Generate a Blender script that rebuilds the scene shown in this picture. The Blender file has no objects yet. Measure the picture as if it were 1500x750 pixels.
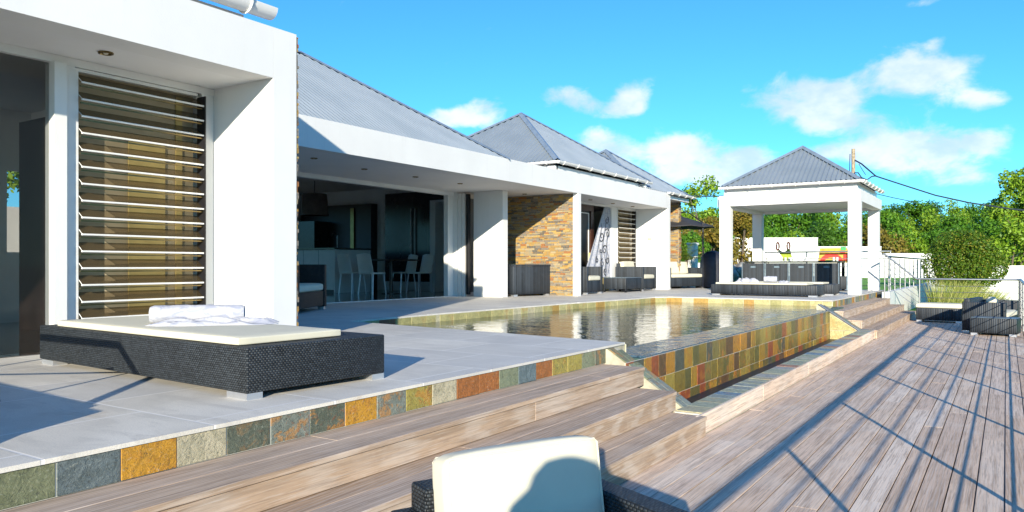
import bpy, bmesh, math, random
from mathutils import Vector, Matrix
random.seed(7)
R = math.radians
SC = bpy.context.scene
COL = SC.collection

# ------------------------------------------------------------------ camera
FOC, HZ, YAW, CZ = 1110.0, 389.0, math.atan(724/1110), 0.77
cam = bpy.data.cameras.new('camera'); camo = bpy.data.objects.new('camera', cam); COL.objects.link(camo)
cam.sensor_width = 36; cam.lens = FOC/1500*36; cam.shift_y = 14/1500
cam.clip_start = 0.05; cam.clip_end = 6000
camo.location = (0, 0, CZ); camo.rotation_euler = (R(90), 0, YAW)
SC.camera = camo

# ------------------------------------------------------------------ exposure, sun, sky
SC.view_settings.view_transform = 'Standard'; SC.view_settings.look = 'None'
SC.view_settings.gamma = 1; SC.view_settings.exposure = 0.84
SUN_D = Vector((-1, 2.1, -0.595)).normalized()
sl = bpy.data.lights.new('sun', 'SUN'); sl.energy = 5.0; sl.angle = R(0.5); sl.color = (1, .905, .735)
so = bpy.data.objects.new('sun', sl); COL.objects.link(so)
so.rotation_euler = SUN_D.to_track_quat('-Z', 'Y').to_euler(); so.location = (6, -12, 6)
SUN_EL = math.asin(-SUN_D.z); SUN_AZ = math.atan2(-SUN_D.x, -SUN_D.y)

class NT:
    """small node helper"""
    def __init__(s, t): s.t = t; s.N = t.nodes; s.L = t.links
    def n(s, typ, **kw):
        o = s.N.new(typ)
        for k, v in kw.items():
            if k[:2] == 'i_': s.put(o, k[2:], v)
            elif k[0] == '_': s.put(o, int(k[1:]), v)
            else: setattr(o, k, v)
        return o
    def put(s, o, key, v):
        if isinstance(key, str): key = key.replace('_', ' ')
        i = o.inputs[key]
        if isinstance(v, bpy.types.NodeSocket): s.L.new(v, i)
        elif isinstance(v, bpy.types.Node): s.L.new(v.outputs[0], i)
        else: i.default_value = v
    def math(s, op, a, b=0.0, clamp=False):
        o = s.n('ShaderNodeMath', operation=op, use_clamp=clamp); s.put(o, 0, a); s.put(o, 1, b); return o.outputs[0]
    def mix(s, f, a, b, blend='MIX'):
        o = s.n('ShaderNodeMix', data_type='RGBA', blend_type=blend)
        s.put(o, 0, f)
        for k, v in ((6, a), (7, b)):
            if isinstance(v, tuple) and len(v) == 3: v = (*v, 1)
            s.put(o, k, v)
        return o.outputs[2]
    def ramp(s, f, stops, interp='LINEAR'):
        o = s.n('ShaderNodeValToRGB'); s.put(o, 0, f); cr = o.color_ramp; cr.interpolation = interp
        while len(cr.elements) < len(stops): cr.elements.new(.5)
        for e, (p, c) in zip(cr.elements, stops):
            e.position = p; e.color = (*c, 1) if len(c) == 3 else c
        return o.outputs[0]
    def noise(s, vec, scale, detail=3, rough=.55, dist=0):
        o = s.n('ShaderNodeTexNoise'); s.put(o, 'Vector', vec)
        s.put(o, 'Scale', scale); s.put(o, 'Detail', detail); s.put(o, 'Roughness', rough); s.put(o, 'Distortion', dist)
        return o.outputs[0]
    def mapv(s, vec, scale=(1, 1, 1), loc=(0, 0, 0), rot=(0, 0, 0)):
        o = s.n('ShaderNodeMapping'); s.put(o, 0, vec); s.put(o, 'Scale', scale); s.put(o, 'Location', loc); s.put(o, 'Rotation', rot); return o.outputs[0]
    def smooth(s, v, a, b):
        o = s.n('ShaderNodeMapRange', interpolation_type='SMOOTHSTEP'); s.put(o, 0, v); s.put(o, 1, a); s.put(o, 2, b); return o.outputs[0]

w = bpy.data.worlds.new('World'); SC.world = w; w.use_nodes = True
nt = NT(w.node_tree); nt.N.clear()
sky = nt.n('ShaderNodeTexSky', sky_type='NISHITA', sun_disc=False, sun_elevation=SUN_EL, sun_rotation=SUN_AZ,
           air_density=1.0, dust_density=0.1, ozone_density=2.5)
tc = nt.n('ShaderNodeTexCoord'); dirv = tc.outputs['Generated']
SKY_STR = 0.15
tint = nt.mix(1.0, sky.outputs[0], (.22, .63, .98), 'MULTIPLY')
# cumulus banks low over the trees: each bank sits at its own compass bearing and height in the sky
def pixdir(x, y):
    a = (x-750)/FOC; b = (HZ-y)/FOC; S, C = math.sin(YAW), math.cos(YAW)
    return Vector((-S+a*C, C+a*S, b)).normalized()
clouds = [(1325, 104, 40, 20, 1.05), (1375, 120, 42, 22, 1.0), (1440, 145, 34, 11, .9), (1165, 138, 48, 20, 1.05), (1215, 158, 44, 26, .95), (1095, 240, 40, 28, 1.0), (1315, 212, 44, 24, 1.0),
          (1360, 236, 52, 15, .9), (1440, 206, 40, 15, .95), (1005, 222, 40, 24, 1.0), (930, 224, 56, 17, .9), (925, 146, 26, 22, .9), (890, 160, 34, 14, .65), (712, 160, 36, 24, .95), (655, 176, 48, 16, .8), (835, 138, 30, 20, .7),
          (1368, 62, 18, 9, .55), (1130, 270, 110, 10, .5), (1450, 262, 80, 12, .6), (970, 258, 90, 14, .6), (1205, 222, 40, 14, .6), (1355, 3, 26, 6, .6), (1250, 178, 60, 16, .4), (870, 200, 40, 14, .6)]
mask = 0.0
for (x, y, sx, sy, amp) in clouds:
    c = pixdir(x, y); rt = c.cross(Vector((0, 0, 1))).normalized(); up = rt.cross(c)
    def dot(v, s_):
        o = nt.n('ShaderNodeVectorMath', operation='DOT_PRODUCT'); nt.put(o, 0, dirv); nt.put(o, 1, tuple(v*s_)); return o.outputs['Value']
    a = dot(rt, FOC/sx); b = nt.math('ADD', dot(up, FOC/sy), 0.0)
    b = nt.math('MULTIPLY', b, 1.0)
    r2 = nt.math('ADD', nt.math('MULTIPLY', a, a), nt.math('MULTIPLY', b, b))
    front = nt.math('GREATER_THAN', dot(c, 1), 0.3)
    g = nt.math('MULTIPLY', nt.math('MULTIPLY', nt.math('POWER', 2.718, nt.math('MULTIPLY', r2, -.75)), amp), front)
    mask = g if mask == 0.0 else nt.math('ADD', mask, g)
mask = nt.math('MINIMUM', mask, 1.05)
dv = nt.mapv(dirv, (1, 1, 1.7))
cn = nt.noise(dv, 17, 9, .60, .25)
cn2 = nt.noise(dv, 3.2, 3, .5)
dens = nt.math('ADD', nt.math('MULTIPLY', mask, .95), nt.math('MULTIPLY', nt.math('SUBTRACT', cn, .5), 1.9))
dens = nt.smooth(dens, .33, .95)
shade = nt.noise(dv, 9, 5, .6)
ccol = nt.mix(nt.smooth(shade, .35, .65), (2.5, 3.2, 3.9), (4.2, 4.3, 4.4))
skyc = nt.mix(nt.math('MULTIPLY', dens, .86), tint, ccol)
bg = nt.n('ShaderNodeBackground', i_Color=skyc, i_Strength=SKY_STR)
nt.L.new(bg.outputs[0], nt.n('ShaderNodeOutputWorld').inputs[0])

# ------------------------------------------------------------------ materials
def newmat(name):
    m = bpy.data.materials.new(name); m.use_nodes = True; t = NT(m.node_tree); t.N.clear()
    p = t.n('ShaderNodeBsdfPrincipled'); o = t.n('ShaderNodeOutputMaterial'); t.L.new(p.outputs[0], o.inputs[0])
    return m, t, p
def obc(t): return t.n('ShaderNodeTexCoord').outputs['Object']
def uvc(t): return t.n('ShaderNodeTexCoord').outputs['UV']
def isl(t): return t.n('ShaderNodeNewGeometry').outputs['Random Per Island']
def bump(t, p, h, strength=.3, dist=.01):
    b = t.n('ShaderNodeBump', i_Strength=strength, i_Distance=dist, i_Height=h); t.L.new(b.outputs[0], p.inputs['Normal'])

def plain(name, col, rough=.5, metal=0, var=.06, scale=6, bmp=0, bscale=60, spec=.5):
    m, t, p = newmat(name); v = obc(t)
    n = t.noise(v, scale, 4)
    d = tuple(max(0, c*(1-var*2)) for c in col); u = tuple(min(1, c*(1+var)) for c in col)
    t.put(p, 'Base Color', t.mix(t.smooth(n, .3, .7), d, u)); t.put(p, 'Roughness', rough); t.put(p, 'Metallic', metal)
    t.put(p, 'Specular IOR Level', spec)
    if bmp: bump(t, p, t.noise(v, bscale, 3), bmp, .004)
    return m

def wood(name, stops, rough=.6, along='Y', grey=.5):
    m, t, p = newmat(name); v = obc(t); r = isl(t)
    base = t.ramp(r, stops)
    off = t.n('ShaderNodeCombineXYZ'); t.put(off, 0, t.math('MULTIPLY', r, 37)); t.put(off, 1, t.math('MULTIPLY', r, 91))
    ad = t.n('ShaderNodeVectorMath', operation='ADD'); t.put(ad, 0, v); t.put(ad, 1, off)
    q = ad.outputs[0]
    g = t.noise(t.mapv(q, (24, .9, 24)), 1, 6, .62, .5)
    fine = t.noise(t.mapv(q, (150, 3.5, 150)), 1, 4, .65)
    mid = t.noise(t.mapv(q, (55, 1.3, 55)), 1, 4, .6, .8)
    wv = t.n('ShaderNodeTexWave', wave_type='RINGS', rings_direction='Z'); t.put(wv, 'Vector', t.mapv(q, (7, .55, 7))); t.put(wv, 'Scale', 2.2); t.put(wv, 'Distortion', 4); t.put(wv, 'Detail', 3); t.put(wv, 'Detail Scale', 1.0)
    c = t.mix(t.math('MULTIPLY', t.smooth(g, .42, .68), .6), base, tuple(x*.55 for x in stops[0][1]))
    c = t.mix(t.math('MULTIPLY', t.smooth(mid, .52, .62), .45), c, (.23, .165, .125))
    c = t.mix(t.math('MULTIPLY', t.smooth(wv.outputs[1], .5, 1.0), .25), c, (.64, .59, .53))
    c = t.mix(t.math('MULTIPLY', t.smooth(fine, .5, .68), .45), c, (.19, .14, .11))
    c = t.mix(t.math('MULTIPLY', t.smooth(fine, .46, .32), .35), c, (.68, .64, .59))
    patch = t.noise(v, 1.7, 5, .65)
    c = t.mix(t.math('MULTIPLY', t.smooth(patch, .5, .68), grey*.6), c, (.70, .605, .51))
    c = t.mix(t.math('MULTIPLY', t.smooth(patch, .46, .32), .6*grey), c, tuple(x*.75 for x in stops[0][1]))
    t.put(p, 'Base Color', c); t.put(p, 'Roughness', .75); t.put(p, 'Specular IOR Level', .15)
    bump(t, p, t.math('ADD', t.math('MULTIPLY', fine, .6), t.math('MULTIPLY', mid, .4)), .5, .003)
    return m

def slate(name, stops, wet=0.0, stain=.6, rough=.55, dark=1.0):
    m, t, p = newmat(name); v = obc(t); r = isl(t)
    base = t.ramp(t.n('ShaderNodeAttribute', attribute_name='tone').outputs['Fac'], stops, 'CONSTANT')
    off = t.n('ShaderNodeCombineXYZ'); t.put(off, 0, t.math('MULTIPLY', r, 53)); t.put(off, 2, t.math('MULTIPLY', r, 17))
    ad = t.n('ShaderNodeVectorMath', operation='ADD'); t.put(ad, 0, v); t.put(ad, 1, off)
    q = ad.outputs[0]
    n1 = t.noise(q, 6, 7, .68, .6); n2 = t.noise(q, 18, 7, .72, 1.0); n3 = t.noise(t.mapv(q, (1, 1, 1.6), (0, 0, 0), (.3, .9, .5)), 55, 5, .7, .4); n4 = t.noise(q, 9, 6, .7, 1.4)
    r2 = t.n('ShaderNodeTexWhiteNoise', noise_dimensions='1D'); t.put(r2, 'W', t.math('MULTIPLY', r, 911.3))
    amt = t.math('MULTIPLY', t.smooth(r2.outputs[0], .25, .8), stain)
    D = lambda *x: tuple(k*dark for k in x)
    c = t.mix(t.math('MULTIPLY', t.smooth(n4, .42, .60), .55), base, t.mix(1.0, base, (.55, .58, .55), 'MULTIPLY'))
    c = t.mix(t.math('MULTIPLY', t.smooth(n1, .53, .58), amt), c, D(.44, .19, .025))
    c = t.mix(t.math('MULTIPLY', t.smooth(n2, .55, .61), t.math('MULTIPLY', amt, .9)), c, D(.20, .06, .02))
    c = t.mix(t.math('MULTIPLY', t.smooth(n3, .55, .72), .45*(1-wet)), c, D(.46, .46, .38))
    c = t.mix(t.math('MULTIPLY', t.smooth(n3, .46, .34), .6), c, D(.05, .055, .045))
    c = t.mix(t.math('MULTIPLY', t.smooth(n2, .42, .30), .5), c, D(.07, .08, .07))
    t.put(p, 'Base Color', c); t.put(p, 'Roughness', rough-.3*wet)
    bump(t, p, t.math('ADD', n2, t.math('MULTIPLY', n3, .6)), .8, .010)
    return m

# tones: 0 olive sage, 1 blue grey, 2 gold, 3 cream, 4 dark green grey, 5 pale grey green, 6 olive yellow, 7 rust brown, 8 sage, 9 slate blue
SLATE_STOPS = [(0, (.16, .175, .095)), (.10, (.115, .145, .150)), (.2, (.50, .25, .02)), (.3, (.46, .41, .28)), (.4, (.105, .12, .085)), (.5, (.19, .21, .175)),
               (.6, (.34, .28, .06)), (.7, (.34, .12, .025)), (.8, (.20, .225, .14)), (.9, (.125, .17, .185))]
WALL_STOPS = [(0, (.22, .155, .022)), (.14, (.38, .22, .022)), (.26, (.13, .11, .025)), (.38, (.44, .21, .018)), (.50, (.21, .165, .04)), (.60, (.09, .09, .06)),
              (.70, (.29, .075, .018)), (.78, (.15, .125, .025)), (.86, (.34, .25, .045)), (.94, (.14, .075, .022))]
COPE_STOPS = [(0, (.42, .38, .16)), (.25, (.48, .43, .20)), (.45, (.36, .33, .13)), (.6, (.52, .47, .30)), (.72, (.42, .26, .06)), (.84, (.30, .09, .03)), (.9, (.46, .42, .24))]
LEDGE_STOPS = [(0, (.36, .37, .24)), (.3, (.16, .24, .30)), (.42, (.44, .40, .24)), (.62, (.38, .36, .30)), (.78, (.36, .17, .09)), (.86, (.30, .32, .26))]

M = {}
def paint():
    m, t, p = newmat('white_paint'); v = obc(t)
    n = t.noise(v, 1.1, 4); st = t.noise(t.mapv(v, (5, 5, .35)), 1, 5, .65); f = t.noise(v, 90, 3)
    c = t.mix(t.smooth(n, .3, .7), (.67, .67, .655), (.71, .71, .69)); c = t.mix(t.math('MULTIPLY', t.smooth(st, .56, .74), .30), c, (.56, .55, .52))
    t.put(p, 'Base Color', c); t.put(p, 'Roughness', .7); bump(t, p, t.math('ADD', f, t.math('MULTIPLY', n, 3)), .18, .005); return m
M['white'] = paint()
M['white2'] = plain('white_soffit_paint', (.72, .72, .71), .7, var=.02, scale=1)
M['frame'] = plain('white_aluminium', (.70, .70, .67), .35, var=.01)
M['pvc'] = plain('white_gutter_plastic', (.72, .72, .70), .3, var=.02)
M['steel'] = plain('brushed_steel', (.42, .42, .42), .32, 1, var=.05)
M['alu'] = plain('aluminium_foot', (.62, .63, .65), .38, .8, var=.04)
M['grout'] = plain('pale_grout', (.60, .57, .48), .8, var=.06, scale=30)
M['render'] = plain('cream_render', (.44, .41, .31), .8, var=.12, scale=12)
M['cush'] = plain('cream_canvas', (.60, .57, .45), .75, var=.02, scale=4, bmp=.15, bscale=260)
def terry():
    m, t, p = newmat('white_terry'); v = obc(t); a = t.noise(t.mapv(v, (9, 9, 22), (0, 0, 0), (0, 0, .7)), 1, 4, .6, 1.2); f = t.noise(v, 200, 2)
    t.put(p, 'Base Color', t.mix(t.smooth(a, .35, .6), (.30, .32, .40), (.44, .445, .47))); t.put(p, 'Roughness', .95); bump(t, p, t.math('ADD', t.math('MULTIPLY', a, 3), f), .5, .006); return m  # bluish crease shade mixed into the white cloth colour
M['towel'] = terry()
M['dark'] = plain('near_black', (.012, .012, .015), .45, var=.1)
M['darkwood'] = plain('dark_brown_veneer', (.045, .028, .022), .35, var=.15, scale=3)
M['brownframe'] = plain('brown_door_frame', (.055, .022, .014), .4, var=.1)
M['innerwall'] = plain('pale_grey_wall', (.74, .76, .75), .75, var=.02, scale=2)
M['innerfloor'] = plain('polished_dark_floor', (.07, .068, .062), .08, var=.12, scale=3)
M['kit'] = plain('kitchen_laminate', (.62, .63, .62), .3, var=.02)
M['worktop'] = plain('dark_stone_worktop', (.03, .035, .035), .15, var=.2, scale=30)
M['chairp'] = plain('white_chair_plastic', (.70, .69, .63), .35, var=.02)
M['beige'] = plain('beige_blind', (.56, .45, .18), .8, var=.05, scale=5)
M['blindgrey'] = plain('grey_beige_screen', (.46, .40, .27), .8, var=.05, scale=5)
M['lampsh'] = plain('brown_lamp_shade', (.10, .08, .07), .8, var=.1)
M['bronze'] = plain('brushed_bronze', (.22, .16, .07), .3, 1, var=.1)
M['glow'] = plain('lamp_lens', (.75, .70, .55), .2, var=.05)
M['cable'] = plain('black_cable', (.02, .03, .05), .5, var=.1)
M['red'] = plain('red_plastic', (.75, .05, .035), .4, var=.05)
M['lime'] = plain('lime_green_fabric', (.32, .42, .03), .6, var=.12, scale=12)
M['yellow'] = plain('yellow_print', (.60, .38, .05), .5, var=.12, scale=14)
M['green'] = plain('green_print', (.06, .34, .12), .5, var=.1)
M['canvasdark'] = plain('navy_canvas_cover', (.012, .016, .030), .55, var=.2, scale=5)
M['parasol'] = plain('charcoal_parasol_cloth', (.035, .035, .04), .8, var=.15, scale=4)
M['zinc'] = plain('zinc_planter', (.16, .22, .27), .45, .3, var=.12, scale=8)
M['bark'] = plain('grey_brown_bark', (.13, .10, .075), .9, var=.25, scale=9, bmp=.6, bscale=30)
M['pole'] = plain('weathered_pole_wood', (.36, .29, .20), .85, var=.25, scale=8)
M['rock'] = plain('grey_boulder', (.30, .29, .27), .9, var=.3, scale=4, bmp=.6, bscale=12)
M['pooldark'] = plain('green_pool_lining', (.05, .10, .075), .5, var=.2, scale=3)
M['soil'] = plain('brown_soil', (.12, .10, .05), .95, var=.3, scale=1.5)
M['skin'] = plain('skin', (.45, .26, .18), .5, var=.04)
M['hair'] = plain('dark_hair', (.03, .02, .015), .5, var=.1)
M['shirt'] = plain('blue_shirt_cloth', (.10, .16, .28), .8, var=.05)
M['shorts'] = plain('khaki_shorts_cloth', (.32, .27, .18), .8, var=.05)
M['fridge'] = plain('tall_cabinet_front', (.020, .017, .020), .22, var=.1, scale=2)

DECK = [(0, (.66, .47, .33)), (.2, (.79, .61, .455)), (.4, (.69, .505, .365)), (.55, (.84, .69, .55)), (.66, (.73, .565, .43)), (.8, (.60, .43, .31)), (1, (.80, .63, .495))]
STEP = [(0, (.42, .30, .205)), (.35, (.50, .365, .255)), (.6, (.45, .345, .265)), (1, (.54, .405, .295))]
M['deck'] = wood('weathered_hardwood_deck', DECK, grey=.55)
M['step'] = wood('weathered_hardwood_steps', STEP, grey=.25)
M['slate'] = slate('multicolour_slate', SLATE_STOPS)
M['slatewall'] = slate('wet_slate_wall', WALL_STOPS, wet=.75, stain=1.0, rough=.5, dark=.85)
M['slatecope'] = slate('pale_slate_coping', COPE_STOPS, stain=.35)
M['slateledge'] = slate('pale_slate_ledge', LEDGE_STOPS, stain=.3)

def ledger():
    m, t, p = newmat('stacked_ledge_stone'); v = obc(t); r = isl(t)
    base = t.ramp(r, [(0, (.30, .19, .06)), (.14, (.17, .15, .12)), (.28, (.36, .23, .07)), (.40, (.28, .235, .145)), (.52, (.40, .28, .09)), (.62, (.20, .18, .15)), (.74, (.27, .11, .035)), (.80, (.34, .28, .17)), (.90, (.10, .095, .08))], 'CONSTANT')
    n = t.noise(v, 22, 5, .65); n2 = t.noise(v, 60, 3)
    c = t.mix(t.math('MULTIPLY', t.smooth(n, .5, .66), .5), base, (.46, .22, .04))
    c = t.mix(t.math('MULTIPLY', t.smooth(n, .5, .36), .5), c, (.20, .19, .16))
    t.put(p, 'Base Color', c); t.put(p, 'Roughness', .85); bump(t, p, t.math('ADD', n, n2), .7, .006)
    return m
M['ledger'] = ledger()

def paving():
    m, t, p = newmat('grey_limestone_paving'); v = obc(t)
    br = t.n('ShaderNodeTexBrick', offset=.5, squash=1.0); t.put(br, 'Vector', t.mapv(v, (1, 1, 1), (-.32, .06, 0), (0, 0, R(0))))
    for k, x in (('Scale', 1.0), ('Mortar Size', .008), ('Mortar Smooth', .3), ('Bias', 0), ('Brick Width', .92), ('Row Height', .78)): t.put(br, k, x)
    t.put(br, 'Color1', (.0, .0, .0, 1)); t.put(br, 'Color2', (1, 1, 1, 1)); t.put(br, 'Mortar', (.5, .5, .5, 1))
    n = t.noise(v, 1.3, 5, .6, .6); n2 = t.noise(v, 120, 2, .6); n3 = t.noise(t.mapv(v, (1.2, 4, 1)), 1.4, 5, .65, 1.0)
    c = t.mix(t.smooth(n, .3, .7), (.62, .575, .49), (.78, .73, .63))
    c = t.mix(t.math('MULTIPLY', br.outputs[0], .38), c, (.42, .425, .43))
    c = t.mix(t.math('MULTIPLY', t.smooth(n3, .48, .66), .55), c, (.52, .485, .42))
    c = t.mix(t.math('MULTIPLY', t.smooth(n2, .4, .75), .30), c, (.30, .31, .32))
    rust = t.noise(v, 2.1, 6, .7)
    c = t.mix(t.math('MULTIPLY', t.smooth(rust, .60, .74), .45), c, (.48, .37, .25))
    sp_ = t.noise(v, 330, 2, .7)
    c = t.mix(t.math('MULTIPLY', t.smooth(sp_, .52, .64), .45), c, (.30, .31, .32))
    c = t.mix(t.math('MULTIPLY', br.outputs[1], .9), c, (.78, .75, .70))
    t.put(p, 'Base Color', c); t.put(p, 'Roughness', t.math('ADD', t.math('MULTIPLY', n, .25), .5)); t.put(p, 'Specular IOR Level', .3)
    bump(t, p, t.math('SUBTRACT', t.math('MULTIPLY', n2, .4), t.math('MULTIPLY', br.outputs[1], 1.0)), .35, .004)
    return m
M['paving'] = paving()

def wicker(name, col, rib=False, sc=1.0):
    m, t, p = newmat(name); v = uvc(t)
    sp = t.n('ShaderNodeSeparateXYZ'); t.put(sp, 0, v)
    w_, h_ = ((.023, .013) if not rib else (.030, .9)); w_ *= sc; h_ *= sc
    V = t.math('DIVIDE', sp.outputs[1], h_); row = t.math('FLOOR', V)
    U = t.math('ADD', t.math('DIVIDE', sp.outputs[0], w_), t.math('MULTIPLY', row, .5))
    a = t.math('ABSOLUTE', t.math('SINE', t.math('MULTIPLY', U, math.pi))); b = t.math('ABSOLUTE', t.math('SINE', t.math('MULTIPLY', V, math.pi)))
    hgt = t.math('MULTIPLY', t.math('POWER', a, .55), t.math('POWER', b, .45))
    cell = t.n('ShaderNodeTexWhiteNoise', noise_dimensions='2D'); cv_ = t.n('ShaderNodeCombineXYZ'); t.put(cv_, 0, t.math('FLOOR', U)); t.put(cv_, 1, row); t.put(cell, 0, cv_.outputs[0])
    n = t.noise(v, 5, 4)
    c = t.mix(cell.outputs[0], tuple(x*.65 for x in col), tuple(x*1.7 for x in col))
    c = t.mix(t.math('MULTIPLY', t.smooth(n, .45, .75), .30), c, tuple(x*2.2 for x in col))
    c = t.mix(t.smooth(hgt, .18, .62), (.003, .0035, .005), c)
    t.put(p, 'Base Color', c); t.put(p, 'Roughness', .5); t.put(p, 'Specular IOR Level', .3)
    bump(t, p, hgt, 1.0, .006)
    return m
M['wicker'] = wicker('charcoal_wicker', (.022, .027, .032))
M['wickerfar'] = wicker('charcoal_wicker_ribbed', (.022, .028, .036), True, 1.3)
M['wickerbrown'] = wicker('dark_brown_wicker', (.030, .022, .018), False, 1.6)

def roofm():
    m, t, p = newmat('grey_corrugated_metal'); v = obc(t); n = t.noise(v, 1.4, 5, .6)
    t.put(p, 'Base Color', t.mix(t.smooth(n, .3, .7), (.215, .26, .305), (.255, .30, .345))); t.put(p, 'Roughness', .42); t.put(p, 'Metallic', .25)
    return m
M['roof'] = roofm()
M['hip'] = plain('blue_grey_ridge_flashing', (.24, .30, .36), .4, .3, var=.08)

def water(name, col, rough, s1, s2, dist, strength):
    m, t, p = newmat(name); v = obc(t)
    t.put(p, 'Base Color', (*col, 1)); t.put(p, 'Roughness', rough); t.put(p, 'IOR', 1.33); t.put(p, 'Specular IOR Level', .5)
    n = t.noise(t.mapv(v, s1), 1, 4, .55, .4); n2 = t.noise(t.mapv(v, s2), 1, 3, .5, .3)
    bump(t, p, t.math('ADD', n, t.math('MULTIPLY', n2, .35)), strength, dist)
    return m
M['water'] = water('pool_water_surface', (.006, .045, .050), .015, (2.0, 2.6, 1), (9, 11, 1), .018, .6)
M['film'] = water('thin_water_film_over_slate', (.04, .085, .13), .06, (6, 4, 1), (26, 14, 1), .12, 1.0)

def glass(name, col, tr, rough=.02, tc_=.35):
    m, t, p = newmat(name)
    t.put(p, 'Base Color', (*col, 1)); t.put(p, 'Roughness', rough); t.put(p, 'IOR', 1.45)
    tb = t.n('ShaderNodeBsdfTransparent'); t.put(tb, 0, (*[min(1, tc_+c) for c in col], 1))
    mx = t.n('ShaderNodeMixShader'); t.put(mx, 0, tr); t.L.new(p.outputs[0], mx.inputs[1]); t.L.new(tb.outputs[0], mx.inputs[2])
    t.L.new(mx.outputs[0], [n for n in t.N if n.type == 'OUTPUT_MATERIAL'][0].inputs[0]); return m
M['doorglass'] = glass('tinted_door_glass', (.03, .035, .035), .85, .02, .78)
M['louvreglass'] = glass('bronze_louvre_glass', (.13, .095, .05), .58, .12)
M['tumbler'] = glass('clear_tumbler_glass', (.75, .78, .78), .5)

def leaf(name, stops, tr=.35, rough=.5):
    m, t, p = newmat(name); r = isl(t); v = obc(t)
    c = t.ramp(r, stops); n = t.noise(v, .8, 3)
    c = t.mix(t.math('MULTIPLY', t.smooth(n, .35, .65), .45), c, stops[-1][1])
    t.put(p, 'Base Color', c); t.put(p, 'Roughness', rough); t.put(p, 'Specular IOR Level', .3)
    tl = t.n('ShaderNodeBsdfTranslucent'); t.L.new(c, tl.inputs[0])
    mx = t.n('ShaderNodeMixShader'); t.put(mx, 0, tr); t.L.new(p.outputs[0], mx.inputs[1]); t.L.new(tl.outputs[0], mx.inputs[2])
    t.L.new(mx.outputs[0], [n for n in t.N if n.type == 'OUTPUT_MATERIAL'][0].inputs[0]); return m
M['leafA'] = leaf('mid_green_leaves', [(0, (.03, .10, .008)), (.5, (.07, .19, .013)), (1, (.12, .27, .017))], .3)
M['leafB'] = leaf('bright_green_leaves', [(0, (.07, .16, .010)), (.5, (.14, .28, .016)), (1, (.24, .36, .024))], .25)
M['leafC'] = leaf('olive_brown_leaves', [(0, (.09, .09, .018)), (.5, (.18, .15, .022)), (1, (.24, .19, .03))], .25)
M['leafD'] = leaf('deep_green_leaves', [(0, (.02, .07, .008)), (.5, (.04, .12, .012)), (1, (.08, .18, .016))], .3)
M['leafBush'] = leaf('green_and_bronze_leaves', [(0, (.03, .085, .006)), (.45, (.07, .15, .010)), (.75, (.13, .20, .015)), (.94, (.28, .25, .03)), (1, (.10, .17, .012))], .3)
M['leafGold'] = leaf('golden_bronze_leaves', [(0, (.10, .085, .012)), (.4, (.21, .155, .022)), (.8, (.28, .18, .03)), (1, (.15, .16, .02))], .25)
M['blade'] = leaf('ornamental_grass_blades', [(0, (.16, .26, .02)), (.5, (.30, .38, .04)), (.8, (.50, .48, .13)), (1, (.66, .58, .28))], .4)
M['palm'] = leaf('palm_frond', [(0, (.06, .14, .015)), (1, (.16, .20, .03))])

def lawnm():
    m, t, p = newmat('mown_lawn_grass'); v = obc(t); n = t.noise(v, .6, 5, .6); n2 = t.noise(v, 9, 4, .7)
    c = t.mix(t.smooth(n, .3, .7), (.13, .34, .018), (.20, .44, .03)); c = t.mix(t.math('MULTIPLY', t.smooth(n2, .4, .7), .4), c, (.10, .24, .015))
    t.put(p, 'Base Color', c); t.put(p, 'Roughness', .9); bump(t, p, n2, .4, .02); return m
M['lawn'] = lawnm()
def hillm():
    m, t, p = newmat('scrub_covered_hill'); v = obc(t); n = t.noise(v, .15, 6, .65)
    t.put(p, 'Base Color', t.mix(t.smooth(n, .35, .65), (.03, .075, .012), (.08, .13, .025))); t.put(p, 'Roughness', .95); bump(t, p, n, .8, .5); return m
M['hill'] = hillm()

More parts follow.
